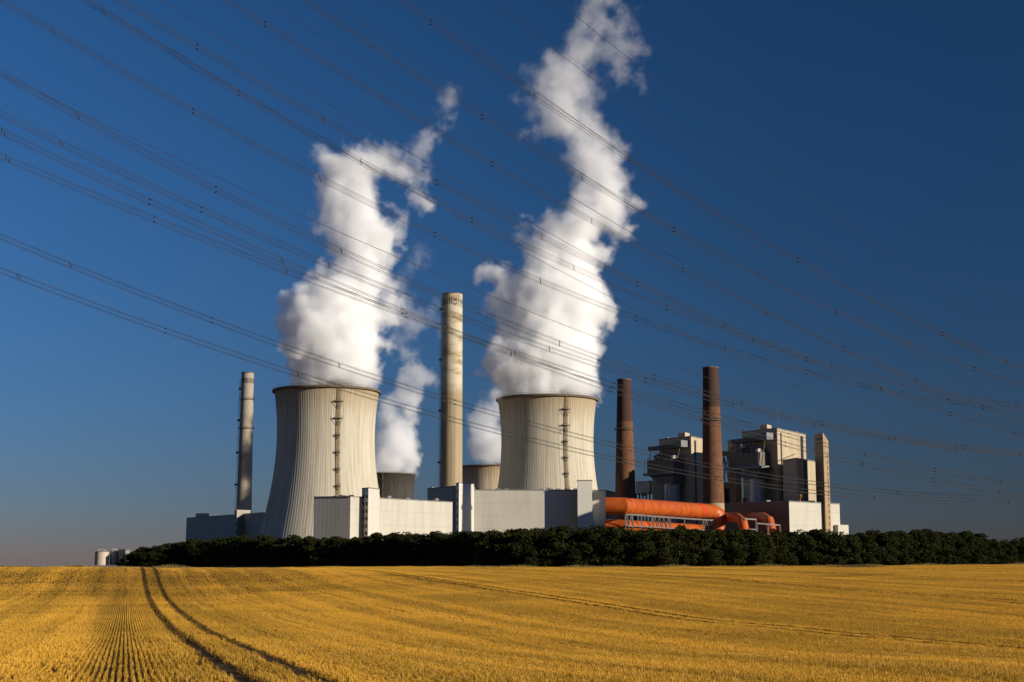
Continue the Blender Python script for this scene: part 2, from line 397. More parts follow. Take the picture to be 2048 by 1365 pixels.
def scatter(name, pts, rotz, scl, idx, sources):
    me = bpy.data.meshes.new(name); me.from_pydata(pts.tolist(), [], [])
    def attr(n, t, dom, arr, key):
        a = me.attributes.new(n, t, dom); a.data.foreach_set(key, np.ascontiguousarray(arr).ravel())
    attr('rot', 'FLOAT_VECTOR', 'POINT', np.stack([np.zeros(len(pts)), np.zeros(len(pts)), rotz], -1).astype(np.float32), 'vector')
    attr('scl', 'FLOAT_VECTOR', 'POINT', scl.astype(np.float32), 'vector')
    attr('pick', 'INT', 'POINT', idx.astype(np.int32), 'value')
    o = bpy.data.objects.new(name, me); COL.objects.link(o)
    c = bpy.data.collections.new(name + '_kinds')
    for s_ in sources: c.objects.link(s_)
    g = bpy.data.node_groups.new(name, 'GeometryNodeTree')
    g.interface.new_socket('Geometry', in_out='INPUT', socket_type='NodeSocketGeometry'); g.interface.new_socket('Geometry', in_out='OUTPUT', socket_type='NodeSocketGeometry')
    N = g.nodes.new; gi, go = N('NodeGroupInput'), N('NodeGroupOutput')
    ci = N('GeometryNodeCollectionInfo'); ci.inputs['Collection'].default_value = c; ci.inputs['Separate Children'].default_value = True; ci.inputs['Reset Children'].default_value = True
    ip = N('GeometryNodeInstanceOnPoints'); ip.inputs['Pick Instance'].default_value = True
    def na(n, t):
        x = N('GeometryNodeInputNamedAttribute'); x.data_type = t; x.inputs['Name'].default_value = n
        return [q for q in x.outputs if q.enabled and q.name == 'Attribute'][0]
    L = g.links.new
    L(gi.outputs[0], ip.inputs['Points']); L(ci.outputs[0], ip.inputs['Instance']); L(na('pick', 'INT'), ip.inputs['Instance Index'])
    er = N('FunctionNodeEulerToRotation'); L(na('rot', 'FLOAT_VECTOR'), er.inputs[0]); L(er.outputs[0], ip.inputs['Rotation'])
    L(na('scl', 'FLOAT_VECTOR'), ip.inputs['Scale']); L(ip.outputs[0], go.inputs[0])
    md = o.modifiers.new('scatter', 'NODES'); md.node_group = g
    return o
uu = np.arange(-130, 260, 0.147); vv = np.arange(20, 640, 1.0)
U, V = np.meshgrid(uu, vv); U = U.ravel(); V = V.ravel() + np.random.uniform(-.2, .2, V.size)
X = U * RU[0] + V * RV[0]; Y = U * RU[1] + V * RV[1]
ok = (Y > 24) & (np.abs(X) < 0.40 * Y + 3)
pxs = 1024 + F * CT * X / np.maximum(Y, 1)
edge = np.interp(pxs, [200, 250, 450, 700, 1000, 1300, 1700, 2048, 2400], [600, 560, 455, 380, 338, 332, 365, 425, 500]) - 9
edge = np.minimum(edge, np.interp(pxs, [400, 700], [275, 400]))
ok &= Y < edge
for t in TRAMS:
    for s_ in (-0.95, 0.95): ok &= (np.abs(U - t - s_ + 0.05 * np.sin(V * 0.9) + np.random.normal(0, 0.05, U.size)) > 0.27) | ((np.random.rand(U.size) < .5) & (Y > 60))
ok &= (Y < 130) | (np.random.rand(U.size) < np.interp(Y, [130, 300], [1.0, 0.55]))
ok &= np.random.rand(U.size) > 0.05
U, V, X, Y = U[ok], V[ok], X[ok], Y[ok]
hs = (0.90 + 0.34 * np.sin(U * 0.72 + 0.6 * np.sin(V * 0.03)) * np.sin(U * 0.19 + 1.0)) * np.random.uniform(0.7, 1.3, U.size) * (1 + .25 * np.sin(X * .21 + 2 * np.sin(Y * .11)) * np.sin(Y * .17))
ontrk = np.min([np.abs(U - t - s_) for t in TRAMS for s_ in (-.95, .95)], axis=0) < .30
hs = np.where(ontrk, hs * 1.25, hs)
pts = np.stack([X, Y, terrain(X, Y)], -1)
sc = np.stack([np.ones_like(hs), np.ones_like(hs), hs], -1)
o = scatter('stubble', pts, RD + PI * np.random.randint(0, 2, U.size) + np.random.normal(0, 0.03, U.size), sc, np.random.randint(0, 6, U.size), [row_segment(k) for k in range(6)])
tag(o, 'short golden stubble left in rows over the harvested field', 'stubble', kind='stuff')

# ------------------------------------------------------------------ cooling towers
def hyper(px, D, rt, zt, bq, ztop, zbase, mat, name_label, group, ladder_ang=None, ribs=132):
    c = P(px, 1000, D); base = Vector((c.x, D, zbase))
    t = empty('cooling_tower', base, name_label, 'cooling tower', group)
    n = ribs * 4; rows = 44
    vs = []; fs = []
    prof = [zbase + (ztop - zbase) * j / (rows - 1) for j in range(rows)]
    R = lambda z: rt * math.sqrt(1 + ((z - zt) / bq) ** 2)
    for z in prof:
        for i in range(n):
            a = 2 * PI * i / n; r = R(z) + (0.06 if i % 4 == 0 else 0.0)
            vs.append((c.x + r * math.cos(a), D + r * math.sin(a), z))
    for z in prof[::-1]:
        for i in range(n):
            a = 2 * PI * i / n; r = R(z) - 0.7
            vs.append((c.x + r * math.cos(a), D + r * math.sin(a), z))
    for j in range(2 * rows - 1):
        for i in range(n):
            k = (i + 1) % n; fs.append((j * n + i, j * n + k, (j + 1) * n + k, (j + 1) * n + i))
    MB().add(vs, fs).build('shell', mat, t)
    rt_ = R(ztop)
    MB().ring(c, [(rt_ - .9, ztop - 1.0), (rt_ + 1.3, ztop - 1.0), (rt_ + 1.5, ztop - .2), (rt_ + 1.1, ztop + .45), (rt_ - .9, ztop + .45), (rt_ - .9, ztop - 1.0)], 128).build('rim', M['rim'], t, 40)
    rail = MB()
    for i in range(96):
        a = 2 * PI * i / 96; q = Vector((c.x + (rt_ + 1.2) * math.cos(a), D + (rt_ + 1.2) * math.sin(a), ztop + .4)); rail.bar(q, q + Vector((0, 0, 1.1)), .08)
    rail.ring(c, [(rt_ + 1.15, ztop + 1.45), (rt_ + 1.25, ztop + 1.45), (rt_ + 1.25, ztop + 1.55), (rt_ + 1.15, ztop + 1.55), (rt_ + 1.15, ztop + 1.45)], 96)
    rail.build('railing', M['platform'], t)
    if ladder_ang is not None:
        er = Vector((math.cos(ladder_ang), math.sin(ladder_ang), 0)); et = Vector((-er.y, er.x, 0))
        at = lambda z, out, side: Vector((c.x, D, z)) + er * (R(z) + out) + et * side
        ld = MB(); cage = MB()
        zs = np.linspace(zbase + 20, ztop - 1, 60)
        for z0, z1 in zip(zs[:-1], zs[1:]):
            for sd in (-.55, .55): ld.bar(at(z0, .9, sd), at(z1, .9, sd), .22)
        for z in np.arange(zbase + 20, ztop - 1, 1.0): ld.bar(at(z, .9, -.55), at(z, .9, .55), .14)
        ld.build('ladder', M['rust'], t)
        for j, z in enumerate(np.arange(ztop - 9.5, zbase + 25, -10.4)):
            pf = MB(); w = 2.6 if j < 2 else 1.3
            pf.box(at(z, .3, -w), et * (2 * w), er * 1.7, Vector((0, 0, .4)))
            for sd in (-w, w, 0):
                pf.bar(at(z, 1.8, sd), at(z + 1.3, 1.8, sd), .12); pf.bar(at(z, 1.8, sd * .9), at(z - (4.6 if j < 2 else 2.2), .2, sd * .35), .2)
            pf.bar(at(z + 1.3, 1.8, -w), at(z + 1.3, 1.8, w), .12)
            pf.bar(at(z - 2.2, .5, -w * .5), at(z - 2.2, .5, w * .5), .3)
            pf.build('platform', M['platform'], t)
    return t, c, R

RT = 30.7
TW_L = hyper(649.5, 900, RT, 80.3, 73.0, 109.2, 3.0, M['shell'][0], 'nearest pale concrete cooling tower, left of the tall pale chimney, dense steam above', 'cooling towers', -1.21)
TW_R = hyper(1095, 950, RT, 80.3, 73.0, 109.4, 3.0, M['shell'][1], 'pale concrete cooling tower right of the tall pale chimney, behind the long white hall', 'cooling towers', -1.205)
hyper(983, 1650, 34.5, 84, 76.0, 108.4, 3.0, M['shell_far'], 'tan cooling tower far behind, between the tall pale chimney and the near right tower', 'cooling towers', None, 96)
hyper(773, 1800, 34.5, 84, 76.0, 108.4, 3.0, M['shell_shaded'], 'steam-shaded cooling tower far behind, right of the near left tower', 'cooling towers', -1.62, 96)

# ------------------------------------------------------------------ chimneys
def chimney(px_top, py_top, w_top, px_base, w_base, D, mat, label, rings=(), slots=False, base_part=None, ladder=True, group='chimneys'):
    top = P(px_top, py_top, D); x = P(px_base, 1000, D).x; z0 = 3.0
    r1 = w_top / 2 * D / F * 1.02; z_ref = P(px_base, 1000, D).z; r0 = w_base / 2 * D / F
    rad = lambda z: r0 + (r1 - r0) * (z - z_ref) / (top.z - z_ref)
    c = Vector((x, D, z0)); t = empty('chimney', c, label, 'chimney', group)
    zb = z0 if base_part is None else base_part
    zs = np.linspace(zb, top.z, 24)
    MB().ring(c, [(rad(z), z) for z in zs] + [(r1 - .6, top.z), (r1 - .6, top.z - 8)], 64).build('shaft', mat, t, 60)
    if base_part is not None:
        MB().ring(c, [(rad(z), z) for z in (z0, base_part * .5, base_part - .01)], 64).build('shaft_base', M['brick_base'], t, 60)
    MB().ring(c, [(r1 - .3, top.z + .02), (r1 + .3, top.z + .02), (r1 + .3, top.z + .5), (r1 - .3, top.z + .5), (r1 - .3, top.z + .02)], 64).build('cap', M['rim'], t, 40)
    for z in rings:
        r = rad(z); k = MB()
        k.ring(c, [(r - .1, z), (r + .9, z), (r + .9, z + .35), (r - .1, z + .35), (r - .1, z)], 64)
        k.ring(c, [(r + .8, z + 1.2), (r + .9, z + 1.2), (r + .9, z + 1.35), (r + .8, z + 1.35), (r + .8, z + 1.2)], 64)
        for i in range(24):
            a = 2 * PI * i / 24; q = c + Vector((math.cos(a) * (r + .85), math.sin(a) * (r + .85), 0)); q.z = z + .3; k.bar(q, q + Vector((0, 0, 1)), .1)
        k.build('gallery', M['platform'], t)
    if slots:
        for i in range(28):
            a = 2 * PI * i / 28; er = Vector((math.cos(a), math.sin(a), 0)); et = Vector((-er.y, er.x, 0))
            MB().box(c * 1 + er * (r1 - .35) - et * .28 + Vector((0, 0, top.z - z0 - 8.6)), et * .56, er * .42, Vector((0, 0, 4.6))).build('slot', M['dark'], t)
    if ladder:
        er = Vector((-1, -.15, 0)).normalized(); et = Vector((-er.y, er.x, 0)); ld = MB()
        at = lambda z, out, sd: Vector((x, D, z)) + er * (rad(z) + out) + et * sd
        for z in np.arange(z0 + 20, top.z - 4, 1.5):
            for sd in (-.4, .4): ld.bar(at(z, .5, sd), at(z + 1.5, .5, sd), .12)
            ld.ring(at(z, .9, 0), [(.55, z), (.65, z), (.65, z + .25), (.55, z + .25), (.55, z)], 8)
        ld.build('ladder', M['platform'], t)
        zz = top.z - 12
        while zz > 40:
            MB().box(at(zz, -.1, -1.2), et * 2.4, er * 2.0, Vector((0, 0, 1.3))).build('landing', M['platform'], t); zz -= (top.z - 40) / 4.2
    return t, c, rad, top.z
chimney(903, 590, 40.5, 902, 45, 1080, M['chim'], 'tallest chimney, pale streaked concrete, between the two near cooling towers', slots=True)
ch = chimney(495, 747, 24, 488.5, 29.5, 1030, M['chim_grey'], 'slim grey concrete chimney at the left end, beside the near left cooling tower', rings=(P(490, 800, 1030).z, P(490, 858, 1030).z), slots=True)
chimney(1246.5, 761, 27, 1251, 41.5, 745, M['brick'], 'shorter dark brown brick chimney, right of the near right cooling tower', rings=(P(1250, 861, 745).z,), ladder=False)
chimney(1417.5, 737.5, 30.5, 1426.5, 43, 672, M['brick'], 'taller dark brown brick chimney standing between the two boiler houses', rings=(P(1420, 842, 672).z,), base_part=P(1420, 1007, 672).z, ladder=False)

# ------------------------------------------------------------------ buildings
def corner_foot(L, C, R, back=None):
    """footprint from left, corner and right points (px, py, D); the fourth corner closes the parallelogram"""
    l, c, r = P(*L), P(*C), P(*R); q = l + r - c
    return [(l.x, l.y), (c.x, c.y), (r.x, r.y), (q.x, q.y)], c.z
def inset(foot, d):
    cx = sum(p[0] for p in foot) / 4; cy_ = sum(p[1] for p in foot) / 4; out = []
    for x, y in foot:
        v = Vector((x - cx, y - cy_)); out.append((cx + v.x * (1 + d / v.length), cy_ + v.y * (1 + d / v.length)))
    return out
def hall(name, L, C, R, mat, label, cat, group=None, z0=0.5, coping=0.5, roofbits=0):
    foot, zt = corner_foot(L, C, R)
    t = empty(name, (foot[1][0], foot[1][1], z0), label, cat, group)
    MB().prism(foot, z0, zt).build('wall', mat, t)
    if coping: MB().prism(inset(foot, .25), zt + .003, zt + coping).build('roof', M['coping'], t)
    rnd = random.Random(hash(label) % 999 if False else len(label))
    for i in range(roofbits):
        a, b_ = rnd.uniform(.08, .92), rnd.uniform(.04, .3); l, c, r = (Vector((*foot[k], 0)) for k in (0, 1, 2))
        if rnd.random() < .5: a, b_ = b_, a
        q = c + (r - c) * a + (l - c) * b_; q.z = zt + coping
        s_ = rnd.uniform(1.0, 2.4); MB().box(q, (r - c).normalized() * s_ * 1.6, (l - c).normalized() * s_, (0, 0, rnd.uniform(.6, 1.3))).build('roof_vent', M['coping'], t)
    return t, [Vector((*p, 0)) for p in foot], zt
def face_quad(t, name, m, a, b_, out, u0, u1, z0, z1, d=0.12):
    """a thin raised panel on the wall from a to b_ (fractions u0..u1, heights z0..z1), outward OUT"""
    p = a + (b_ - a) * u0 + out * -.05; p.z = z0
    return MB().box(p, (b_ - a) * (u1 - u0), out * (d + .05), Vector((0, 0, z1 - z0))).build(name, m, t)
def outward(a, b_, foot):
    c = sum(foot, Vector()) / len(foot); d = (b_ - a).normalized(); n = Vector((d.y, -d.x, 0))
    return n if n.dot((a + b_) / 2 - c) > 0 else -n
def windows(t, a, b_, foot, cols, rows, z0, z1, w=.24, h=.5, mat=None):
    out = outward(a, b_, foot); ht = (z1 - z0) / rows
    for i in range(cols):
        for j in range(rows):
            uc = (i + .5) / cols; zc = z0 + (j + .5) * ht
            face_quad(t, 'window', mat or M['dark'], a, b_, out, uc - w / 2, uc + w / 2, zc - ht * h / 2, zc + ht * h / 2, .06)

G = 'industrial halls behind the tree belt'
hall('turbine_hall', (628, 1001, 646.5), (701, 994.5, 640), (905, 1006, 706), M['clad'], 'pale clad hall in front of the near left cooling tower', 'hall', G, roofbits=8)
t, f, zt = hall('stair_tower', (724, 978, 649), (737, 977, 643), (759, 979, 654.5), M['clad_white'], 'white stair tower with two columns of small dark windows on its shaded side', 'stair tower', 'white stair towers', coping=.4)
windows(t, f[0], f[1], f, 2, 9, 4, zt - 2, .26, .46)
hall('turbine_hall', (855, 977, 790), (912, 973.5, 760), (958, 977, 785), M['clad_grey'], 'grey hall block at the foot of the tallest chimney', 'hall', G, roofbits=3)
t, f, zt = hall('stair_tower', (912, 968, 732), (918, 967, 726), (948, 968, 738), M['clad_white'], 'white stair tower right of the tallest chimney foot, narrow windowed shaded side', 'stair tower', 'white stair towers', coping=.4)
windows(t, f[0], f[1], f, 1, 9, 4, zt - 2, .4, .5)
hall('turbine_hall', (906, 984.5, 738), (1211, 982, 744), (1231, 987, 775), M['clad'], 'long white clad hall in front of the near right cooling tower', 'hall', G, roofbits=9)
p1 = P(1155, 962, 733); p2 = P(1184, 962, 733.6)
t = empty('stair_tower', (p1.x, p1.y, .5), 'windowless white stair tower on the front of the long white hall', 'stair tower', 'white stair towers')
MB().box((p1.x, p1.y, .5), (p2 - p1), (.3, 9.5, 0), (0, 0, p1.z - .5)).build('wall', M['clad_white'], t)
MB().box((p1.x - .25, p1.y - .2, p1.z + .003), (p2 - p1) + Vector((.5, 0, 0)), (.3, 9.9, 0), (0, 0, .45)).build('roof', M['coping'], t)

# grey halls at the left end
t, f, zt = hall('coal_hall', (373, 1039, 1090), (533, 1026, 950), (600, 1028, 990), M['clad_grey'], 'low grey hall at the left end below the slim grey chimney', 'hall', G, roofbits=2)
q = P(393, 1031, 1075)
MB().box((q.x, q.y, zt + .5), (9, 2, 0), (-2, 6, 0), (0, 0, 3)).build('roof_house', M['clad'], t)
t, f, zt = hall('stair_tower', (469, 1022, 988), (474, 1021.5, 982), (501, 1021, 990), M['clad_grey'], 'pale grey stair tower at the foot of the slim grey chimney', 'stair tower', 'white stair towers', coping=.4)
windows(t, f[0], f[1], f, 1, 6, 5, zt - 2, .45, .45)
t.children[0].data.materials[0] = M['clad']

# right-hand boiler houses
GB = 'boiler houses on the right'
R1, f1, z1 = hall('boiler_annex', (1449, 1012, 682), (1578, 1004, 650), (1679, 1012, 682), M['clad'], 'low white annex in front of the right boiler house, behind the orange pipes', 'hall', GB, roofbits=2)
face_quad(R1, 'shade_panel', M['annex_shade'], f1[0], f1[1], outward(f1[0], f1[1], f1), .0, .995, .6, z1 - .02, .04)  # dark sheet over the white wall, painting in the shade of this side
face_quad(R1, 'recess', M['dark'], f1[0], f1[1], outward(f1[0], f1[1], f1), .3, .98, 14.5, 17.0, .08)
a = P(1676, 1050, 676); MB().box((a.x, a.y, .5), (6.2, 5.5, 0), (-4, 5, 0), (0, 0, a.z - .5)).build('lean_to', M['clad'], R1)
R2, f2, z2 = hall('boiler_house', (1484, 864, 722), (1554, 858, 700), (1611, 866, 737), M['clad_boiler'], 'right and nearest tall boiler house, sunlit pale wall with dark vertical slots', 'boiler house', GB, roofbits=3)
n2 = outward(f2[1], f2[2], f2)
face_quad(R2, 'wall_slot', M['dark'], f2[1], f2[2], n2, .10, .145, 20, z2 - 1.5, .06)
face_quad(R2, 'wall_slot', M['dark'], f2[1], f2[2], n2, .80, .90, z2 - 22, z2 - 1.0, .06)
a = f2[1] + (f2[0] - f2[1]) * .28; a.z = z2 + .5
MB().box(a, (f2[0] - f2[1]) * .2, (f2[2] - f2[1]) * .15, (0, 0, 2.2)).build('roof_house', M['clad_boiler'], R2)
a = f2[1] + (f2[2] - f2[1]) * .05; a.z = z2 + .5
MB().bar(a, a + Vector((0, 0, 10)), .14).build('antenna', M['steel'], R2)
a = f2[1] + (f2[2] - f2[1]) * .55
R3, f3, z3 = hall('boiler_bay', (1565, 920, 692), (1593, 918, 676), (1633, 922, 700), M['clad_boiler'], 'lower square block on the sunny side of the right boiler house', 'hall', GB, roofbits=0)
face_quad(R3, 'wall_slot', M['dark'], f3[1], f3[2], outward(f3[1], f3[2], f3), .34, .50, 22, z3 - .3, .06)
# pillar-like stair shaft with sloping top
l, c, r = P(1628.5, 867, 681), P(1645.5, 865.5, 669), P(1656, 865.5, 674)
q = l + r - c
t = empty('stair_shaft', (c.x, c.y, .5), 'slender tan concrete shaft at the right end of the plant, sloping top', 'shaft')
zs_ = c.z; zr = zs_ - 3.6
vs = [(l.x, l.y, .5), (c.x, c.y, .5), (r.x, r.y, .5), (q.x, q.y, .5), (l.x, l.y, zs_), (c.x, c.y, zs_), (r.x, r.y, zr), (q.x, q.y, zr)]
MB().add(vs, [(0, 3, 2, 1), (4, 5, 6, 7), (0, 1, 5, 4), (1, 2, 6, 5), (2, 3, 7, 6), (3, 0, 4, 7)]).build('wall', M['clad_tan'], t)
ff = [Vector((v.x, v.y, 0)) for v in (l, c, r, q)]
face_quad(t, 'louvre', M['dark'], ff[0], ff[1], outward(ff[0], ff[1], ff), .16, .84, zs_ - 3.2, zs_ - 2.2, .05)
face_quad(t, 'louvre', M['dark'], ff[0], ff[1], outward(ff[0], ff[1], ff), .16, .84, zs_ - 5.0, zs_ - 4.2, .05)
for i in range(16):
    face_quad(t, 'window', M['dark'], ff[1], ff[2], outward(ff[1], ff[2], ff), .66, .78, 8 + i * 2.9, 9.6 + i * 2.9, .05)
MB().bar(P(1612, 901, 720), P(1629, 899, 680), .3).build('cable_bridge', M['steel_dark'], t)
# funnel on the annex roof
p = P(1600, 1004, 664); t = empty('roof_funnel', p, 'small bronze funnel vent on the annex roof beside the square block', 'vent')
MB().ring(p, [(.25, p.z - 1), (.25, p.z + 1.3), (.9, p.z + 2.0), (1.0, p.z + 3.3), (.6, p.z + 3.4)], 20, True, True).build('funnel', plain('bronze', (.38, .17, .05), .4, .6), t, 40)

R5, f5, z5 = hall('boiler_house', (1318, 881, 768), (1382, 874, 746), (1440, 880, 784), M['clad_boiler'], 'left boiler house, partly hidden behind the taller brown brick chimney', 'boiler house', GB, roofbits=2)
n5 = outward(f5[1], f5[2], f5)
face_quad(R5, 'wall_slot', M['dark'], f5[1], f5[2], n5, .10, .16, 12, z5 - 1.5, .06)
a = f5[1] + (f5[0] - f5[1]) * .18; a.z = z5 + .5
MB().box(a, (f5[0] - f5[1]) * .22, (f5[2] - f5[1]) * .15, (0, 0, 2.2)).build('roof_house', M['clad_boiler'], R5)
hall('boiler_bay', (1304, 941, 772), (1336, 939, 752), (1385, 941, 765), M['unit'], 'dark lower block at the left foot of the left boiler house', 'hall', GB)

# filter units hanging on the shaded side of each boiler house
def filter_unit(L, C, topz, label):
    """L, C: ground points of the shaded wall's left end and sunny corner"""
    d = (L - C); W = d.length; d = d.normalized(); n = Vector((-d.y, d.x, 0))
    if n.y > 0: n = -n
    at = lambda s_, o_, z: C + d * s_ + n * o_ + Vector((0, 0, z))
    t = empty('filter_unit', at(W * .55, 8, topz - 40), label, 'filter unit', 'filter units on the boiler houses')
    k = W / 23.0
    # roof gallery
    MB().box(at(2.2 * k, .1, topz - 5.6), d * (W + .6 * k), n * 5.0, (0, 0, 2.0)).build('gallery', M['steel_dark'], t)
    MB().box(at(1.5 * k, .1, topz - 5.3), d * (4.0 * k), n * 5.3, (0, 0, 3.4)).build('gallery_cabin', M['unit_light'], t)
    # hopper box
    MB().box(at(5.0 * k, .1, topz - 18.0), d * (19.5 * k), n * 7.0, (0, 0, 6.8)).build('casing', M['unit'], t)
    m = MB()
    for i in range(9): m.bar(at(5 * k + i * 2.4 * k, 6.9, topz - 11.4), at(5 * k + i * 2.4 * k, 6.9, topz - 9.8), .16)
    m.bar(at(5 * k, 6.9, topz - 9.8), at(24.3 * k, 6.9, topz - 9.8), .16); m.bar(at(5 * k, 6.9, topz - 10.6), at(24.3 * k, 6.9, topz - 10.6), .12)
    m.build('railing', M['steel'], t)
    # ducts and gear on the casing roof
    m = MB(); rnd = random.Random(3)
    for i in range(6):
        s0 = 6 * k + i * 3.0 * k; hh = rnd.uniform(1.0, 3.2)
        m.box(at(s0, .8 + rnd.uniform(0, 2), topz - 11.2), d * rnd.uniform(1.2, 2.6), n * rnd.uniform(1.5, 3), (0, 0, hh))
    m.tube([at(8 * k, 4, topz - 9.5), at(14 * k, 6, topz - 8.0), at(22 * k, 4, topz - 9.0)], .8, 12)
    m.build('duct', M['steel'], t)
    MB().box(at(6.5 * k, 4.6, topz - 11.2), d * 1.6, n * 1.6, (0, 0, 1.7)).build('white_cabinet', M['clad_white'], t)
    MB().box(at(3.4 * k, .1, topz - 19.4), d * (22.5 * k), n * 8.6, (0, 0, 1.3)).build('ledge', M['unit_light'], t)
    # tapering hopper
    A = [at(4.6 * k, .2, topz - 19.45), at(23 * k, .2, topz - 19.45), at(23 * k, 7.2, topz - 19.45), at(4.6 * k, 7.2, topz - 19.45)]
    B = [at(4.6 * k, 1.2, topz - 24.6), at(12.6 * k, 1.2, topz - 24.6), at(12.6 * k, 9.0, topz - 24.6), at(4.6 * k, 9.0, topz - 24.6)]
    MB().add(A + B, [(0, 1, 2, 3), (7, 6, 5, 4), (0, 4, 5, 1), (1, 5, 6, 2), (2, 6, 7, 3), (3, 7, 4, 0)]).build('hopper', M['unit'], t)
    cc = at(8.3 * k, 5.3, 0)
    MB().ring(cc, [(3.6 * k, 6.0), (3.6 * k, topz - 24.65)], 40, True, True).build('downpipe', M['duct'], t, 40)
    for s_ in (3.2 * k, 12 * k, 24 * k):
        MB().bar(at(s_, 4.8, topz - 5.6), at(s_ + .8 * k, 6.8, topz - 18), .32).build('strut', M['steel_dark'], t)
    for s_ in (4.5 * k, 25 * k):
        MB().bar(at(s_, 8.3, topz - 18.2), at(s_, 8.3, topz - 11.0), .2).build('mast', M['steel'], t)
    return t
filter_unit(f2[0], f2[1], z2, 'dark filter casing with bright steel downpipe on the right boiler house')
filter_unit(f5[0], f5[1], z5, 'dark filter casing with shaded downpipe on the left boiler house')

# floor ledges, small windows, pipes and a zigzag stair on the shaded boiler walls
for t, f, zt in ((R2, f2, z2), (R5, f5, z5)):
    d = (f[0] - f[1]); Wd = d.length; d = d.normalized(); n = outward(f[0], f[1], f)
    at = lambda s_, o_, z: f[1] + d * s_ + n * o_ + Vector((0, 0, z))
    for z in (12, 22, 31): MB().box(at(Wd * .46, -.02, z), d * (Wd * .52), n * .9, (0, 0, .5)).build('ledge', M['steel_dark'], t)
    for j in range(5):
        for i in range(2): face_quad(t, 'window', M['dark'], f[1], f[0], n, .50 + i * .06, .53 + i * .06, 14 + j * 5.0, 16 + j * 5.0, .05)
    m = MB()
    for j in range(5):
        a, b_ = (Wd * .88, Wd * .72) if j % 2 else (Wd * .72, Wd * .88)
        m.bar(at(a, 1.2, 10 + j * 4.4), at(b_, 1.2, 14.4 + j * 4.4), .5); m.bar(at(a, 1.2, 11.1 + j * 4.4), at(b_, 1.2, 15.5 + j * 4.4), .14)
        m.box(at(b_ - .6, .1, 14.3 + j * 4.4), d * 1.2, n * 1.8, (0, 0, .25))
    m.build('stair', M['steel'], t)
    for i, (s_, r_) in enumerate(((.60, .45), (.64, .3), (.95, .6))): MB().tube([at(Wd * s_, 1.0, 6), at(Wd * s_, 1.0, zt - 27 - 3 * i)], r_, 12).build('pipe', M['steel'], t, 40)

# conveyor head tower and bridge between the boiler houses
t, f, zt = hall('transfer_tower', (1455, 882, 742), (1470, 880.5, 734), (1481, 881.5, 746), M['clad_tan'], 'tan transfer tower with four dark louvres between the boiler houses', 'tower', coping=.3)
for uu_ in ((.15, .45), (.55, .85)):
    for dz in (4.2, 7.4): face_quad(t, 'louvre', M['dark'], f[0], f[1], outward(f[0], f[1], f), uu_[0], uu_[1], zt - dz - .9, zt - dz + .9, .05)
t, f, zt = hall('transfer_block', (1444, 966, 748), (1470, 965, 736), (1482, 966, 742), M['clad_tan'], 'low tan block under the conveyor bridge between the boiler houses', 'hall', coping=.3)
face_quad(t, 'opening', M['dark'], f[0], f[1], outward(f[0], f[1], f), .2, .6, 8, zt - 3, .05)
a, b_ = P(1430, 911, 744), P(1474, 913, 738)
t = empty('conveyor_bridge', a, 'covered conveyor bridge on lattice legs between the boiler houses', 'conveyor')
MB().box(a, b_ - a, (.6, 4, 0), (0, 0, 2.4)).build('gallery', M['clad_tan'], t)
m = MB(); q0 = P(1448, 913, 742); q1 = P(1449, 966, 744)
for (u0, u1) in ((0, -2.4), (0, 0), (0, 2.4), (2.0, -1.0)): m.bar(q0 + Vector((u0, 0, 0)), q1 + Vector((u1, 0, 0)), .35)
m.build('lattice_legs', M['steel_dark'], t)
# small block on stilts left of the left boiler house
t, f, zt = hall('switch_house', (1272, 964, 792), (1299, 963, 778), (1304, 964, 784), M['clad_grey'], 'small grey block between the shorter brown chimney and the left boiler house', 'hall', z0=P(1290, 988, 780).z, coping=.4)
m = MB()
for i in range(5):
    q = f[0] + (f[1] - f[0]) * (i / 4); m.bar((q.x, q.y, .5), (q.x, q.y, P(1290, 988, 780).z + .5), .8)
m.build('stilts', M['steel_dark'], t)
MB().box(P(1283, 992, 780), (3.0, .5, 0), (0, 3, 0), (0, 0, 1.6)).build('lower_cabin', M['clad_tan'], t)

# ------------------------------------------------------------------ orange gas pipes and steelwork
t = empty('gas_pipe', P(1330, 1020, 620), 'big bright orange flue gas pipe, topmost, with red and grey ring bands', 'pipe')
p0, p1, p2, p3 = P(1211, 1012, 556.5), P(1244, 1012.5, 556), P(1424, 1023.5, 652), P(1436, 1064, 650)
r = 3.28
MB().tube([p0, p1, p2, p2 + (p3 - p2) * .28 + Vector((2.0, 1.5, 1.2)), p3], r, 40).build('pipe', M['orange'], t, 25)
ax = (p2 - p1).normalized()
for k, w, m_, nm in ((.14, .15, M['orange_seam'], 'weld_seam'), (.30, .15, M['orange_seam'], 'weld_seam'), (.55, .15, M['orange_seam'], 'weld_seam'), (.03, .5, M['orange_seam'], 'flange'), (.44, .45, M['orange_seam'], 'band'), (.475, .45, M['orange_seam'], 'band'), (.66, .15, M['orange_seam'], 'weld_seam'), (.81, 1.6, M['red'], 'red_band'), (.94, .2, M['orange_seam'], 'weld_seam')):
    q = p1 + (p2 - p1) * k; MB().tube([q, q + ax * w], r + .14, 40).build(nm, m_, t, 25)
for k in (.455, .815):
    q = p1 + (p2 - p1) * k - Vector((0, 0, r + 1.3)); MB().box(q - ax * 1.2 - Vector((1, 0, 0)), ax * 2.4, (2, 0, 0), (0, 0, 2.0)).build('saddle', M['steel_dark'], t)
t = empty('gas_pipe', P(1330, 1055, 625), 'lower orange pipe half hidden by trees under the big orange pipe', 'pipe')
MB().tube([P(1211, 1051, 561), P(1243, 1051.5, 560), P(1420, 1061, 655)], 2.3, 32).build('pipe', M['orange'], t, 25)
t = empty('gas_pipe', P(1460, 1036, 645), 'short orange pipe with elbow right of the taller brown chimney foot', 'pipe')
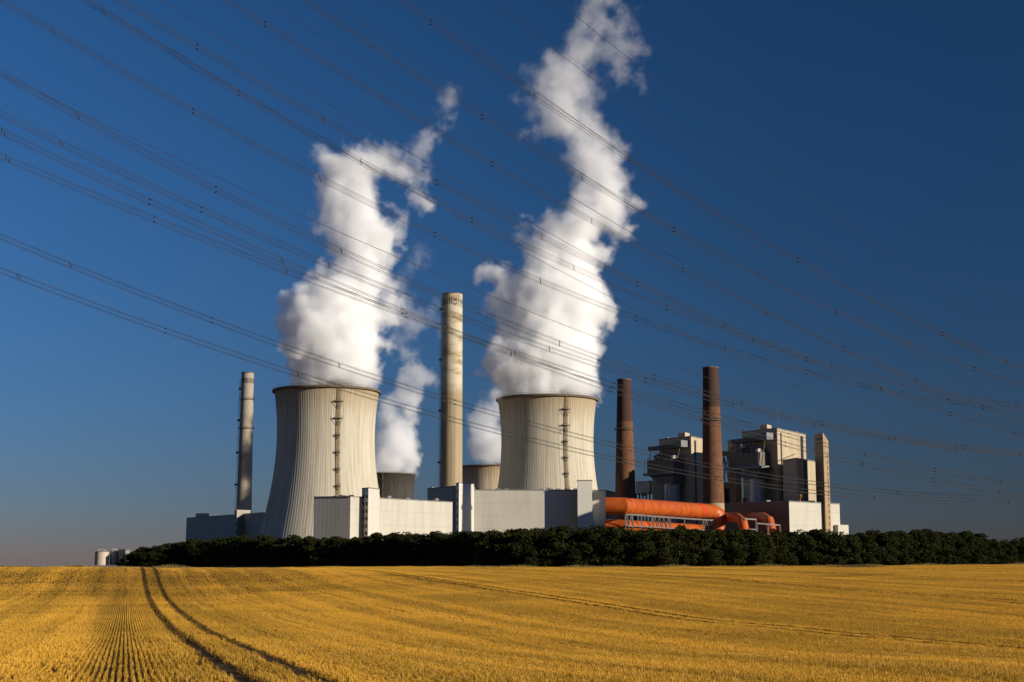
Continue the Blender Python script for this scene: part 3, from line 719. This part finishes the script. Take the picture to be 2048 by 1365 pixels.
MB().tube([P(1440, 1034.5, 672), P(1474, 1036, 638), P(1485, 1044, 630), P(1489, 1064, 628)], 2.2, 32).build('pipe', M['orange'], t, 25)
t = empty('gas_pipe', P(1510, 1036, 675), 'rightmost orange pipe with its elbow turned down before the white annex', 'pipe')
MB().tube([P(1480, 1033.5, 695), P(1526, 1034.5, 646), P(1538, 1042, 638), P(1543, 1062, 636)], 2.2, 32).build('pipe', M['orange'], t, 25)

def frame(pts_px, label):
    pts = [P(*q) for q in pts_px]
    t = empty('pipe_support', (pts[0].x, pts[0].y, .5), label, 'steel frame')
    m = MB()
    for i, q in enumerate(pts):
        MB().bar((q.x, q.y, .5), q, .55).build('post', M['steel'], t)
        if i:
            a = pts[i - 1]; m.bar(a, q, .6); m.bar(a - Vector((0, 0, 4.4)), q - Vector((0, 0, 4.4)), .4)
            k = max(1, round((q - a).length / 5))
            for j in range(k if i % 3 == 1 and len(pts) > 4 else 0):
                u0, u1 = a + (q - a) * (j / k), a + (q - a) * ((j + .5) / k); u2 = a + (q - a) * ((j + 1) / k)
                m.bar(u0 - Vector((0, 0, 4.4)), u1, .28); m.bar(u1, u2 - Vector((0, 0, 4.4)), .28)
    m.build('truss', M['steel'], t)
    return t
frame([(1251, 1029.5, 553), (1265, 1030, 560), (1283, 1031, 569), (1305, 1033, 580), (1340, 1035.5, 598), (1369, 1037.5, 614), (1407, 1040, 636), (1428, 1041, 644)], 'grey steel truss frame under the big orange pipe')
frame([(1489, 1038, 628), (1512, 1039.5, 632)], 'grey steel gantry beside the elbow of the short orange pipe')
frame([(1514, 1047, 632), (1536, 1049, 634), (1560, 1051, 637)], 'low grey steel walkway in front of the rightmost orange pipe')

# ------------------------------------------------------------------ far silos on the left
GS = 'far silos at the left end of the tree belt'
def silo(x0, x1, ytop, D, label):
    a, b_ = P(x0, ytop, D), P(x1, ytop, D); c = Vector(((a.x + b_.x) / 2, D, 0)); r = (b_.x - a.x) / 2
    t = empty('silo', c, label, 'silo', GS)
    MB().ring(c, [(r, 0), (r, a.z)], 40, False, True).build('wall', M['clad_tan'] if False else M['silo'], t, 40)
    MB().ring(c, [(r * .9, a.z), (r * .2, a.z + 1.0)], 40, False, True).build('roof', M['coping'], t, 40)
    m = MB()
    for i in range(5): m.bar((c.x - r * .5 + i * r * .25, D, a.z), (c.x - r * .5 + i * r * .25, D, a.z + 1.6), .35)
    m.build('roof_vent', M['clad_white'], t)
M['silo'] = cladding('silo_steel', (0.46, 0.38, 0.30), 4.0, 2.0, .2)
silo(190.5, 218, 1104, 900, 'wide pale round silo, first from the left end on the horizon')
silo(220, 237.5, 1103, 905, 'narrow pale round silo between the wide silo and a grey block')
hall('silo_house', (237, 1101, 900), (251, 1101, 890), (260, 1101, 905), M['clad_grey'], 'small grey block beside the far silos, half hidden by the first trees', 'hall', GS)

# ------------------------------------------------------------------ tree belt
def leafmat(name, c1, c2):
    b = NB(name); co = b.objco()
    oi = b.n('ObjectInfo').outputs['Random']
    c = b.mix(b.ramp(b.noise(co, 0.9, 4), 0.3, 0.7), c1, c2)
    c = b.mix(b.math('MULTIPLY', oi, 0.5), c, (0.040, 0.036, 0.011))
    d1 = b.n('BsdfDiffuse'); b.l(c, d1.inputs[0]); t1 = b.n('BsdfTranslucent'); b.l(c, t1.inputs[0])
    mx = b.n('MixShader'); mx.inputs[0].default_value = 0.2; b.l(d1.outputs[0], mx.inputs[1]); b.l(t1.outputs[0], mx.inputs[2]); b.l(mx.outputs[0], b.out.inputs[0])
    return b.m
M['leaf'] = leafmat('dark_foliage', (0.018, 0.026, 0.008), (0.034, 0.042, 0.012))
M['bark'] = plain('bark', (0.05, 0.038, 0.028), .95)
def crown_mesh(k, H, Wd, n=3600):
    rnd = np.random.RandomState(40 + k)
    cl = []
    for i in range(26):
        t = rnd.uniform(0.06, 1.0); a = rnd.uniform(0, 2 * PI)
        env = math.sin(min(1.0, (t * .82 + .16)) * PI) ** .55
        rr = Wd * .5 * env * rnd.uniform(.25, .85)
        cl.append((rr * math.cos(a), rr * math.sin(a), H * (.03 + .90 * t), rnd.uniform(.75, 1.5)))
    vs = []; fs = []
    for i in range(n):
        c = cl[rnd.randint(len(cl))]
        d = rnd.normal(size=3); d /= np.linalg.norm(d); r = c[3] * rnd.uniform(.45, 1.0) ** .5
        p = np.array(c[:3]) + d * r * np.array([1, 1, .85])
        if p[2] < .1: p[2] = rnd.uniform(.1, .8)
        u = rnd.normal(size=3); u /= np.linalg.norm(u); w = np.cross(u, d + rnd.normal(size=3) * .6); w /= np.linalg.norm(w) + 1e-6
        s_ = rnd.uniform(.13, .30); m = len(vs)
        vs += [tuple(p - u * s_), tuple(p + w * s_ * .7), tuple(p + u * s_), tuple(p - w * s_ * .7)]; fs.append((m, m + 1, m + 2, m + 3))
    me = bpy.data.meshes.new('crown'); me.from_pydata(vs, [], fs); me.materials.append(M['leaf']); return me
def trunk_mesh(k, H):
    rnd = random.Random(k); mb = MB()
    mb.tube([(0, 0, -.3), (rnd.uniform(-.15, .15), .1, H * .4), (rnd.uniform(-.3, .3), 0, H * .8)], [.2, .15, .06], 8)
    for i in range(5):
        a = rnd.uniform(0, 2 * PI); z = H * rnd.uniform(.2, .6)
        mb.tube([(0, 0, z), (math.cos(a) * 1.0, math.sin(a) * 1.0, z + 1.2), (math.cos(a) * 1.7, math.sin(a) * 1.7, z + 2.4)], [.08, .05, .02], 6)
    me = bpy.data.meshes.new('trunk'); me.from_pydata(mb.v, [], mb.f); me.materials.append(M['bark']); return me
KINDS = [(crown_mesh(k, 9.5, 5.6), trunk_mesh(k, 9.5)) for k in range(7)]
SECT = [(0, 372, 'small end of the tree belt beside the far silos'), (372, 545, 'tree belt in front of the low grey hall'), (545, 765, 'tree belt below the near left cooling tower'),
        (765, 950, 'tree belt below the tallest chimney'), (950, 1212, 'tree belt in front of the long white hall'), (1212, 1445, 'tree belt in front of the orange pipes'),
        (1445, 1700, 'tree belt in front of the right boiler house'), (1700, 3000, 'tree belt right of the plant under open sky')]
rnd = random.Random(5)
px_t = np.array([240, 262, 290, 330, 380, 450, 520, 600, 720, 760, 850, 900, 1000, 1100, 1200, 1300, 1400, 1460, 1560, 1650, 1700, 1760, 1860, 1960, 1995, 2030, 2048, 2300])
py_t = np.array([1112, 1101, 1092, 1084, 1077, 1073, 1070, 1069, 1071, 1064, 1062, 1058, 1056, 1053, 1049, 1053, 1051, 1056, 1058, 1057, 1062, 1058, 1057, 1067, 1077, 1076, 1072, 1072])
first = {}
def tree(px, D, top_py, label, group, spread=1.0, fixed=None):
    x = P(px, 1100, D).x; z = float(terrain(x, D)) - .1
    H = P(px, top_py, D).z - z
    k = rnd.randrange(len(KINDS)); cm, tm = KINDS[k]
    t = empty('belt_tree', (x, D, z), label, 'tree', group)
    s_ = H / 9.9
    t.rotation_euler = (0, 0, rnd.uniform(0, 2 * PI)); t.scale = (s_ * .5 * spread + .5 * spread, s_ * .5 * spread + .5 * spread, s_)
    for nm, me in (('crown', cm), ('trunk', tm)):
        o = bpy.data.objects.new(nm, me); COL.objects.link(o); o.parent = t
for row in range(3):
    px = 246.0 + row * 9
    while px < 2230:
        D = treeline_D(px) + row * 4.5 + rnd.uniform(-1.5, 1.5)
        sec = next(s_ for s_ in SECT if s_[0] <= px < s_[1])
        tp = float(np.interp(px, px_t, py_t)) + (rnd.uniform(-3, 3) if row else rnd.uniform(0, 9))
        tree(px, D, tp, 'dark green broadleaf tree in the ' + sec[2], 'trees, ' + sec[2], rnd.uniform(1.1, 1.45))
        px += rnd.uniform(.75, 1.2) * 3.7 * F / D
# low bushes along the belt's foot
rndb = random.Random(9)
for px in (470, 575, 588, 610, 705, 818, 880, 960, 1062, 1150, 1330, 1425, 1520, 1625, 1740, 1850, 1955):
    D = treeline_D(px) - 4.0; x = P(px, 1100, D).x; z = float(terrain(x, D)); sec = next(s_ for s_ in SECT if s_[0] <= px < s_[1])
    t = empty('bush', (x, D, z), 'low dark bush at the foot of the ' + sec[2].replace('tree belt ', 'trees '), 'bush', 'bushes, ' + sec[2])
    cm, tm = KINDS[rndb.randrange(7)]; h = rndb.uniform(.28, .45); t.scale = (h * 1.7, h * 1.7, h); t.rotation_euler = (0, 0, rndb.uniform(0, 6))
    for nm, me in (('crown', cm), ('trunk', tm)):
        o = bpy.data.objects.new(nm, me); COL.objects.link(o); o.parent = t
# rough grass along the field margin, and a weedy clump in the stubble
def blades(name, spots, hmin, hmax, w, m, label, cat):
    vs = []; fs = []
    for x, y, k in spots:
        z = float(terrain(x, y)); h = rnd.uniform(hmin, hmax) * k; a = rnd.uniform(0, PI); lx, ly = rnd.gauss(0, .25) * h, rnd.gauss(0, .25) * h
        n = len(vs); vs += [(x - math.cos(a) * w, y - math.sin(a) * w, z - .05), (x + math.cos(a) * w, y + math.sin(a) * w, z - .05), (x + lx, y + ly, z + h)]; fs.append((n, n + 1, n + 2))
    me = bpy.data.meshes.new(name); me.from_pydata(vs, [], fs); me.materials.append(m); o = bpy.data.objects.new(name, me); COL.objects.link(o)
    return tag(o, label, cat, kind='stuff')
M['drygrass'] = plain('dry_grass', (0.16, 0.12, 0.04), .9, var=.5, scale=.4)
M['weed'] = plain('weeds', (0.06, 0.05, 0.015), .9, var=.4)
sp = []
for i in range(26000):
    px = rnd.uniform(-100, 2200); D = treeline_D(px) - 8.5 + rnd.gauss(0, 1.4)
    if px < 420: D = min(D, 255 + rnd.gauss(0, 3))
    sp.append((P(px, 1120, D).x, D, .6 + .5 * math.sin(px * .05) * math.sin(px * .013)))
blades('margin_grass', sp, .25, .8, .05, M['drygrass'], 'rough dry grass along the far margin of the field', 'grass')
c = P(1712, 1134, 322); sp = [(c.x + rnd.gauss(0, 2.6), c.y + rnd.gauss(0, 2.0), rnd.uniform(.6, 1)) for i in range(1600)]
blades('weed_clump', sp, .3, .85, .035, M['weed'], 'dark weedy patch in the stubble near the right boiler house', 'weeds')

# ------------------------------------------------------------------ overhead lines
PSI = math.radians(56); LD = Vector((math.sin(PSI), math.cos(PSI), 0)); LN = Vector((-math.cos(PSI), math.sin(PSI), 0))
def plane_pt(px, py, p):
    xc = (px - 1024.0) / F; yc = (682.5 - py) / F
    d = Vector((xc, CT - yc * ST, ST + yc * CT)); q = d * (p / d.dot(LN))
    return q.dot(LD), EYE + q.z
def line_fit(pts, p):
    sz = [plane_pt(x, y, p) for x, y in pts]
    return np.polyfit([a for a, _ in sz], [z for _, z in sz], 2)
S_OF = lambda px, p: plane_pt(px, 700, p)[0]
def wire_mesh(co, p, dn, dz, s0, s1, r, n=64):
    pts = [LD * s_ + LN * (p + dn) + Vector((0, 0, np.polyval(co, s_) + dz)) for s_ in np.linspace(s0, s1, n)]
    return MB().tube(pts, r, 5)
BUND = {
 'C': (118, [(0, 14), (369.5, 209.5), (622.5, 338.7), (871, 459.5), (1080, 555), (1238, 621), (1381, 676), (1495, 716), (1608, 751), (1692, 773), (1821, 799), (2048, 807)], 'seen leaving the photo at the top left corner'),
 'D': (116, [(155, 0), (462, 176), (711.5, 311), (958, 439), (1166, 538), (1320, 607.5), (1604, 718), (1683, 743), (1765, 764.5), (1842, 782.5), (1909, 792.6), (2048, 803)], 'crossing the top of the left steam plume, upper one of two'),
 'E': (114, [(215, -12), (374, 82.5), (788, 314.5), (1028.5, 442.5), (1265, 562), (1453, 651), (1571, 705), (1727, 767), (1821, 800), (1921, 831)], 'passing just below the wisp of the left steam plume'),
 'G': (112, [(440, -6), (512, 37), (916, 284), (1149, 419), (1366, 539.5), (1560, 642), (1706, 709), (1821, 758), (2008, 827)], 'crossing the thin wisp above the left steam plume'),
 'I': (112, [(605, 3), (738, 86), (976, 236), (1208, 376), (1393, 482), (1543, 564), (1671, 626), (1766, 669), (1869, 709.6), (1944, 736), (2011, 756)], 'crossing the waist of the right steam plume'),
 'K': (110, [(856, 44), (1085, 200), (1303, 342.5), (1495, 461), (1641, 546), (1761, 611), (1851, 655), (1952, 699), (2019, 724)], 'crossing the head of the right steam plume, highest bundle'),
 'N': (106, [(0, 165), (421.5, 362.5), (847, 558.7), (1091.5, 666), (1315, 757), (1515, 832), (1651, 858.5), (1814, 885.5), (1942, 897), (2048, 893)], 'passing over the tip of the tallest chimney'),
 'O': (112, [(0, 238), (394, 412), (656, 523), (907, 624), (1119, 701), (1281, 756), (1409, 795), (1749, 890.6), (1883, 899), (2048, 898)], 'crossing the neck of the left steam plume and the chimney top'),
 'P': (108, [(0, 269), (288, 398), (719.5, 581), (971, 684), (1216.5, 777), (1693, 927), (1791, 949), (1896, 970), (2048, 985)], 'crossing the body of the left steam plume, upper one of two'),
 'Q': (114, [(0, 311), (298.5, 434.5), (566, 541), (1031, 710), (1344, 805), (1788, 919), (1981, 963), (2048, 974)], 'crossing the body of the left steam plume, lower one of two'),
 'A': (119, [(0, 484), (421.6, 636), (692.5, 728), (945.8, 809.5), (1160, 872), (1311, 910), (1536, 955), (1694, 983), (1856, 998), (1983, 995.5), (2037, 986)], 'passing just above the rim of the near left cooling tower'),
 'B': (119, [(0, 547), (330, 658.5), (599.5, 746), (856, 822.5), (1070, 881), (1234, 921), (1524, 976), (1788, 1002.5), (1921, 1001)], 'lowest one, crossing in front of both near cooling towers'),
}
SP0 = {'C': 369.5, 'D': 462, 'E': 374, 'G': 512, 'I': 738, 'K': 856, 'N': 421.5, 'O': 394, 'P': 288, 'Q': 298.5, 'A': 421.6, 'B': 330}
for key, (p, pts, lab) in BUND.items():
    co = line_fit(pts, p); s0, s1 = S_OF(-420, p), S_OF(2420, p); sm = (s0 + s1) / 2
    org = LD * sm + LN * p + Vector((0, 0, float(np.polyval(co, sm))))
    t = empty('conductor_bundle', org, 'four-wire power line ' + lab, 'power line', 'four-wire overhead power line bundles')
    for dn in (-.2, .2):
        for dz in (-.2, .2): wire_mesh(co, p, dn, dz, s0, s1, .019).build('wire', M['wire'], t)
    a = S_OF(SP0[key], p); L = .1075 * p; a -= L * math.floor((a - s0) / L); k = 0
    while a < s1:
        q = lambda ds, dn, dz: LD * (a + ds) + LN * (p + dn) + Vector((0, 0, float(np.polyval(co, a + ds)) + dz))
        m = MB()
        if k % 2:
            for dn in (-.2, .2): m.bar(q(dn * .8, dn, -.22), q(dn * .8, dn, .22), .055)
        else:
            for dz in (-.2, .2): m.bar(q(0, -.24, dz), q(0, .24, dz), .055)
        m.build('spacer', M['wire'], t); a += L; k += 1
SING = [
 (100, [(0, 150), (512, 388), (794.5, 512.5), (1024, 610), (1274, 706), (1536, 800), (1786, 870)], 'touching the tip of the tallest chimney from above'),
 (104, [(647, 283), (862, 402.5), (1024, 489), (1374, 670), (1536, 750), (1884, 899), (2048, 959)], 'crossing the base of the right steam plume in front of the brown chimneys'),
 (100, [(315, 0), (512, 119.5), (779.5, 280), (1024, 422.5), (1259, 555), (1536, 705), (1940, 896), (2048, 939)], 'crossing the shoulder of the left steam plume'),
 (98, [(526, 0), (1024, 317.5), (1273, 466), (1536, 622), (1750, 734.6), (1884, 804), (2048, 862)], 'crossing the left wisp and lower right plume waist'),
 (96, [(652, 0), (1024, 252.5), (1154, 340), (1268, 412), (1391, 492), (1536, 587), (1671, 670), (1814, 754), (1990, 849), (2048, 878)], 'crossing the left wisp tip and upper right plume waist'),
 (94, [(824.5, 0), (1024, 145), (1239, 302.5), (1304, 346), (1536, 512.5), (1773, 667.5), (1814, 693), (2048, 837.6)], 'running above the highest bundle across the right plume'),
 (92, [(982, 0), (1024, 33), (1236, 197.5), (1424, 337.5), (1536, 422.5), (1893, 670), (2048, 769)], 'crossing the head of the right steam plume, lower of two single wires'),
 (130, [(982, 2), (1024, 30), (1249, 185), (1486.5, 337), (1536, 367.5), (1706, 462), (2048, 607)], 'faintest one, flatter, fading out at the upper right'),
 (90, [(1111.5, 0), (1299, 150), (1536, 332.5), (1786, 515), (2011, 670), (2048, 693)], 'steepest one, highest at the upper right'),
]
for p, pts, lab in SING:
    co = line_fit(pts, p); s0, s1 = S_OF(-420, p), S_OF(2420, p)
    o = wire_mesh(co, p, 0, 0, s0, s1, .010 if 'faintest' in lab else .020).build('single_wire', M['wire'])
    tag(o, 'single wire ' + lab, 'power line', 'single overhead wires')

# ------------------------------------------------------------------ steam
def hull_mat():
    b = NB('steam_outline')                 # perfectly clear boundary of the vapour
    a1, a2 = b.n('BsdfTransparent'), b.n('BsdfTransparent'); mx = b.n('MixShader'); b.l(a1.outputs[0], mx.inputs[1]); b.l(a2.outputs[0], mx.inputs[2]); b.l(mx.outputs[0], b.out.inputs[0])
    return b.m
M['hull'] = hull_mat()
def steam_mat(name, dens, scale, erode, soft, thick=1.0):
    b = NB(name)
    at = b.n('Attribute'); at.attribute_name = 'density'; d = at.outputs['Fac']
    co = b.pos()
    wp = b.n('TexNoise'); b.l(co, wp.inputs['Vector']); wp.inputs['Scale'].default_value = scale * .8; wp.inputs['Detail'].default_value = 1.0
    vm = b.n('VectorMath', operation='MULTIPLY_ADD'); b.l(wp.outputs['Color'], vm.inputs[0]); vm.inputs[1].default_value = (.55 / scale,) * 3; b.l(co, vm.inputs[2])
    n = b.noise(vm.outputs[0], scale, 7, 0.64)
    s_ = b.math('ADD', d, b.math('MULTIPLY', b.math('SUBTRACT', n, 0.56), b.math('ADD', erode, b.math('MULTIPLY', b.ramp(b.sep(co)[2], 150, 340), .7))))
    hz = b.ramp(b.sep(co)[2], 130, 300)
    s_ = b.math('DIVIDE', s_, b.math('MULTIPLY_ADD', hz, .45, soft))
    k = b.math('MULTIPLY', b.ramp(s_, 0.03, 1.0), b.ramp(d, 0.01, 0.10))
    k = b.math('MULTIPLY', k, b.math('ADD', .45, b.math('MULTIPLY', d, .55)))
    v = b.n('VolumeScatter'); v.inputs['Color'].default_value = (.997, .997, .997, 1); v.inputs['Anisotropy'].default_value = 0.0
    k = b.math('MULTIPLY', k, b.math('SUBTRACT', 1.0, b.math('MULTIPLY', b.ramp(b.sep(co)[2], 160, 340), .78)))
    b.l(b.math('MULTIPLY', k, dens), v.inputs['Density'])
    b.l(v.outputs[0], b.out.inputs['Volume'])
    return b.m
TEX = {}
def ctex(scale, depth, seed=0):
    k = (scale, depth)
    if depth < 0:
        if k not in TEX:
            t = bpy.data.textures.new('lobe_%g' % scale, 'VORONOI'); t.noise_scale = scale; t.noise_intensity = 1.0; TEX[k] = t
        return TEX[k]
    if k not in TEX:
        t = bpy.data.textures.new('billow_%g' % scale, 'CLOUDS'); t.noise_scale = scale; t.noise_depth = depth; t.noise_basis = 'BLENDER_ORIGINAL'; TEX[k] = t
    return TEX[k]
def steam_mesh(name, rows, blobs, D, voxel, disp, depthk=.85, grow=6.0):
    """rows: (py, px left, px right) of the rising column; blobs: (px, py, radius px[, dD])"""
    vs = []; fs = []; n = 28
    if rows:
        rows = sorted(rows, key=lambda q: -q[0])
        for j, (py, x0, x1) in enumerate(rows):
            a, b_ = P(x0, py, D), P(x1, py, D); c = (a + b_) / 2; r = (b_.x - a.x) / 2 + grow * D / 900
            for i in range(n):
                t = 2 * PI * i / n; vs.append((c.x + r * math.cos(t), D + r * depthk * math.sin(t), c.z))
        m = len(rows)
        for j in range(m - 1):
            for i in range(n):
                k = (i + 1) % n; fs.append((j * n + i, j * n + k, (j + 1) * n + k, (j + 1) * n + i))
        fs.append(tuple(range(n - 1, -1, -1))); fs.append(tuple((m - 1) * n + i for i in range(n)))
    bm = bmesh.new(); bmesh.ops.create_icosphere(bm, subdivisions=2, radius=1.0)
    iv = [v.co.copy() for v in bm.verts]; bm.verts.index_update(); jf = [[v.index for v in f.verts] for f in bm.faces]; bm.free()
    for q in blobs:
        c = P(q[0], q[1], D + (q[3] if len(q) > 3 else 0)); r = q[2] * D / F + grow * D / 900; k = len(vs)
        vs += [(c.x + v.x * r, c.y + v.y * r, c.z + v.z * r) for v in iv]; fs += [tuple(i + k for i in f) for f in jf]
    me = bpy.data.meshes.new(name); me.from_pydata(vs, [], fs)
    o = bpy.data.objects.new(name, me); COL.objects.link(o)
    rm = o.modifiers.new('r', 'REMESH'); rm.mode = 'VOXEL'; rm.voxel_size = voxel
    sm = o.modifiers.new('s', 'SMOOTH'); sm.iterations = 6; sm.factor = .5
    for scale, depth, st in disp:
        d = o.modifiers.new('d', 'DISPLACE'); d.texture = ctex(scale, depth); d.strength = st; d.mid_level = .5; d.texture_coords = 'LOCAL'
    dg = bpy.context.evaluated_depsgraph_get(); dg.update()
    nm = bpy.data.meshes.new_from_object(o.evaluated_get(dg)); nm.name = name
    o.modifiers.clear(); o.data = nm; bpy.data.meshes.remove(me)
    nm.materials.clear()
    return o
def plume(label, D, rows, blobs, wisps, dens, scale, voxel, disp, band, erode=2.6, soft=.45):
    o = steam_mesh('steam_plume', rows, blobs + wisps, D, voxel, disp)
    o.data.materials.append(M['hull'])
    tag(o, label, 'steam plume', 'steam plumes')
    vd = bpy.data.volumes.new('vapour'); v = bpy.data.objects.new('vapour', vd); COL.objects.link(v); v.parent = o
    md = v.modifiers.new('fill', 'MESH_TO_VOLUME'); md.object = o; md.density = 1.0; md.interior_band_width = band
    md.resolution_mode = 'VOXEL_SIZE'; md.voxel_size = voxel * 1.3
    vd.materials.append(steam_mat('vapour', dens, scale, erode, soft))
    return o
DISP = [(18.0, 2, 8.0), (15.0, -1, -9.0), (6.5, -1, -3.2)]
FDISP = [(32.0, 2, 12.0), (24.0, -1, -16.0), (11.0, -1, -6.0)]
left_rows = [(790, 580, 742), (770, 583, 746), (740, 583, 750), (715, 578, 752), (690, 562, 752), (660, 562, 756), (630, 566, 752), (600, 576, 752), (575, 600, 752), (555, 625, 756), (535, 668, 775), (510, 674, 788), (480, 655, 790), (455, 645, 788), (430, 640, 770), (405, 646, 748), (380, 634, 752), (350, 628, 768), (325, 624, 780), (305, 640, 776), (290, 690, 772)]
left_blobs = [(640, 305, 22), (655, 300, 14), (740, 292, 22), (760, 300, 20), (778, 480, 20), (785, 505, 18), (585, 605, 24), (590, 650, 28), (578, 680, 20), (640, 575, 30), (700, 560, 40), (650, 455, 20), (750, 340, 30), (770, 560, 16), (775, 620, 28), (745, 650, 24), (690, 700, 60), (740, 600, 25), (725, 390, 25)]
left_wisps = [(803, 322, 22), (822, 345, 22), (838, 328, 21), (850, 300, 19), (866, 272, 18), (880, 248, 18), (889, 228, 17), (895, 210, 16), (899, 194, 14), (903, 178, 12), (790, 315, 20), (800, 330, 16), (820, 315, 17), (840, 300, 17), (858, 280, 15), (872, 260, 13), (884, 240, 14), (891, 222, 13), (897, 203, 12), (901, 186, 11), (905, 170, 9), (815, 370, 18), (838, 385, 18), (850, 400, 14), (830, 350, 16), (800, 350, 20), (640, 395, 16), (630, 330, 14), (660, 545, 16), (560, 670, 14), (790, 460, 14), (800, 440, 10), (760, 690, 18), (770, 420, 12), (850, 370, 12), (620, 412, 8)]
plume('broad white steam plume rising from the near left cooling tower', 900, left_rows, left_blobs, left_wisps, .21, 1 / 14., 1.2, DISP, 12.0)
right_rows = [(810, 1000, 1190), (786, 996, 1190), (760, 985, 1192), (740, 973, 1193), (720, 970, 1193), (700, 978, 1192), (675, 990, 1192), (650, 1008, 1194), (625, 1010, 1205), (600, 1014, 1212), (575, 1022, 1208), (550, 1030, 1195), (527, 1040, 1190), (505, 1052, 1188), (485, 1062, 1192), (465, 1080, 1210), (440, 1100, 1250), (415, 1130, 1260), (390, 1142, 1260), (365, 1145, 1258), (340, 1142, 1252), (315, 1136, 1245), (290, 1132, 1232), (268, 1100, 1215), (248, 1070, 1200), (225, 1058, 1194), (200, 1060, 1190), (178, 1066, 1184), (155, 1068, 1186), (130, 1076, 1190), (108, 1090, 1200), (85, 1120, 1215), (60, 1150, 1222), (30, 1155, 1220), (0, 1158, 1222), (-30, 1150, 1230), (-70, 1160, 1250)]
right_blobs = [(1212, 600, 22), (1216, 630, 14), (1210, 650, 12), (1245, 470, 20), (1258, 478, 12), (1235, 450, 22), (1238, 262, 11), (1085, 245, 24), (1085, 130, 18), (1110, 120, 16), (1240, 85, 26), (1252, 110, 26), (1258, 135, 20), (1245, 60, 18), (1228, 110, 26), (1180, 40, 30), (1190, 15, 24), (1110, 440, 16), (985, 725, 16), (1000, 690, 18), (1020, 600, 16)]
right_wisps = [(972, 555, 13), (990, 562, 20), (988, 592, 20), (996, 622, 20), (1012, 585, 24), (1012, 552, 20), (1004, 645, 12), (1045, 480, 16), (1060, 460, 16), (1090, 432, 10), (1275, 95, 18), (1265, 150, 18), (1282, 170, 12), (1240, 160, 18), (1225, 150, 18), (1268, 60, 12), (1065, 150, 16), (1062, 180, 14), (1050, 205, 10), (1245, 290, 10), (1250, 320, 10), (1262, 400, 12), (1200, 660, 10), (1150, 10, 14), (1240, 20, 14), (1255, 30, 14), (1205, 510, 14), (1185, 180, 16), (1200, 150, 16), (1060, 270, 10), (1130, 300, 10)]
plume('tallest white steam plume rising from the near right cooling tower', 950, right_rows, right_blobs, right_wisps, .21, 1 / 14., 1.2, DISP, 12.0)
plume('thin grey steam plume behind the near left cooling tower', 1800, [(960, 733, 815), (940, 737, 822), (915, 742, 828), (885, 748, 832), (860, 760, 834), (835, 776, 832), (805, 784, 836), (780, 790, 842), (755, 796, 846), (730, 800, 836), (700, 792, 834), (675, 785, 832), (650, 770, 836), (625, 760, 836), (600, 770, 836), (580, 790, 830)],
      [(850, 745, 12), (815, 660, 26), (865, 632, 22), (878, 645, 14), (890, 655, 14), (832, 522, 20), (820, 540, 14), (850, 515, 8), (790, 610, 26)], [(860, 755, 8), (805, 560, 12), (770, 800, 10), (760, 840, 14), (880, 620, 16), (825, 495, 8)], .09, 1 / 26., 2.6, FDISP, 20.0)
plume('small white steam plume behind the near right cooling tower', 1650, [(940, 945, 1026), (920, 943, 1027), (895, 942, 1030), (872, 944, 1030), (856, 950, 1030)], [(985, 835, 24), (1000, 810, 26), (960, 860, 18)], [(985, 815, 14), (975, 825, 12), (990, 790, 14)], .07, 1 / 26., 2.6, FDISP, 20.0)
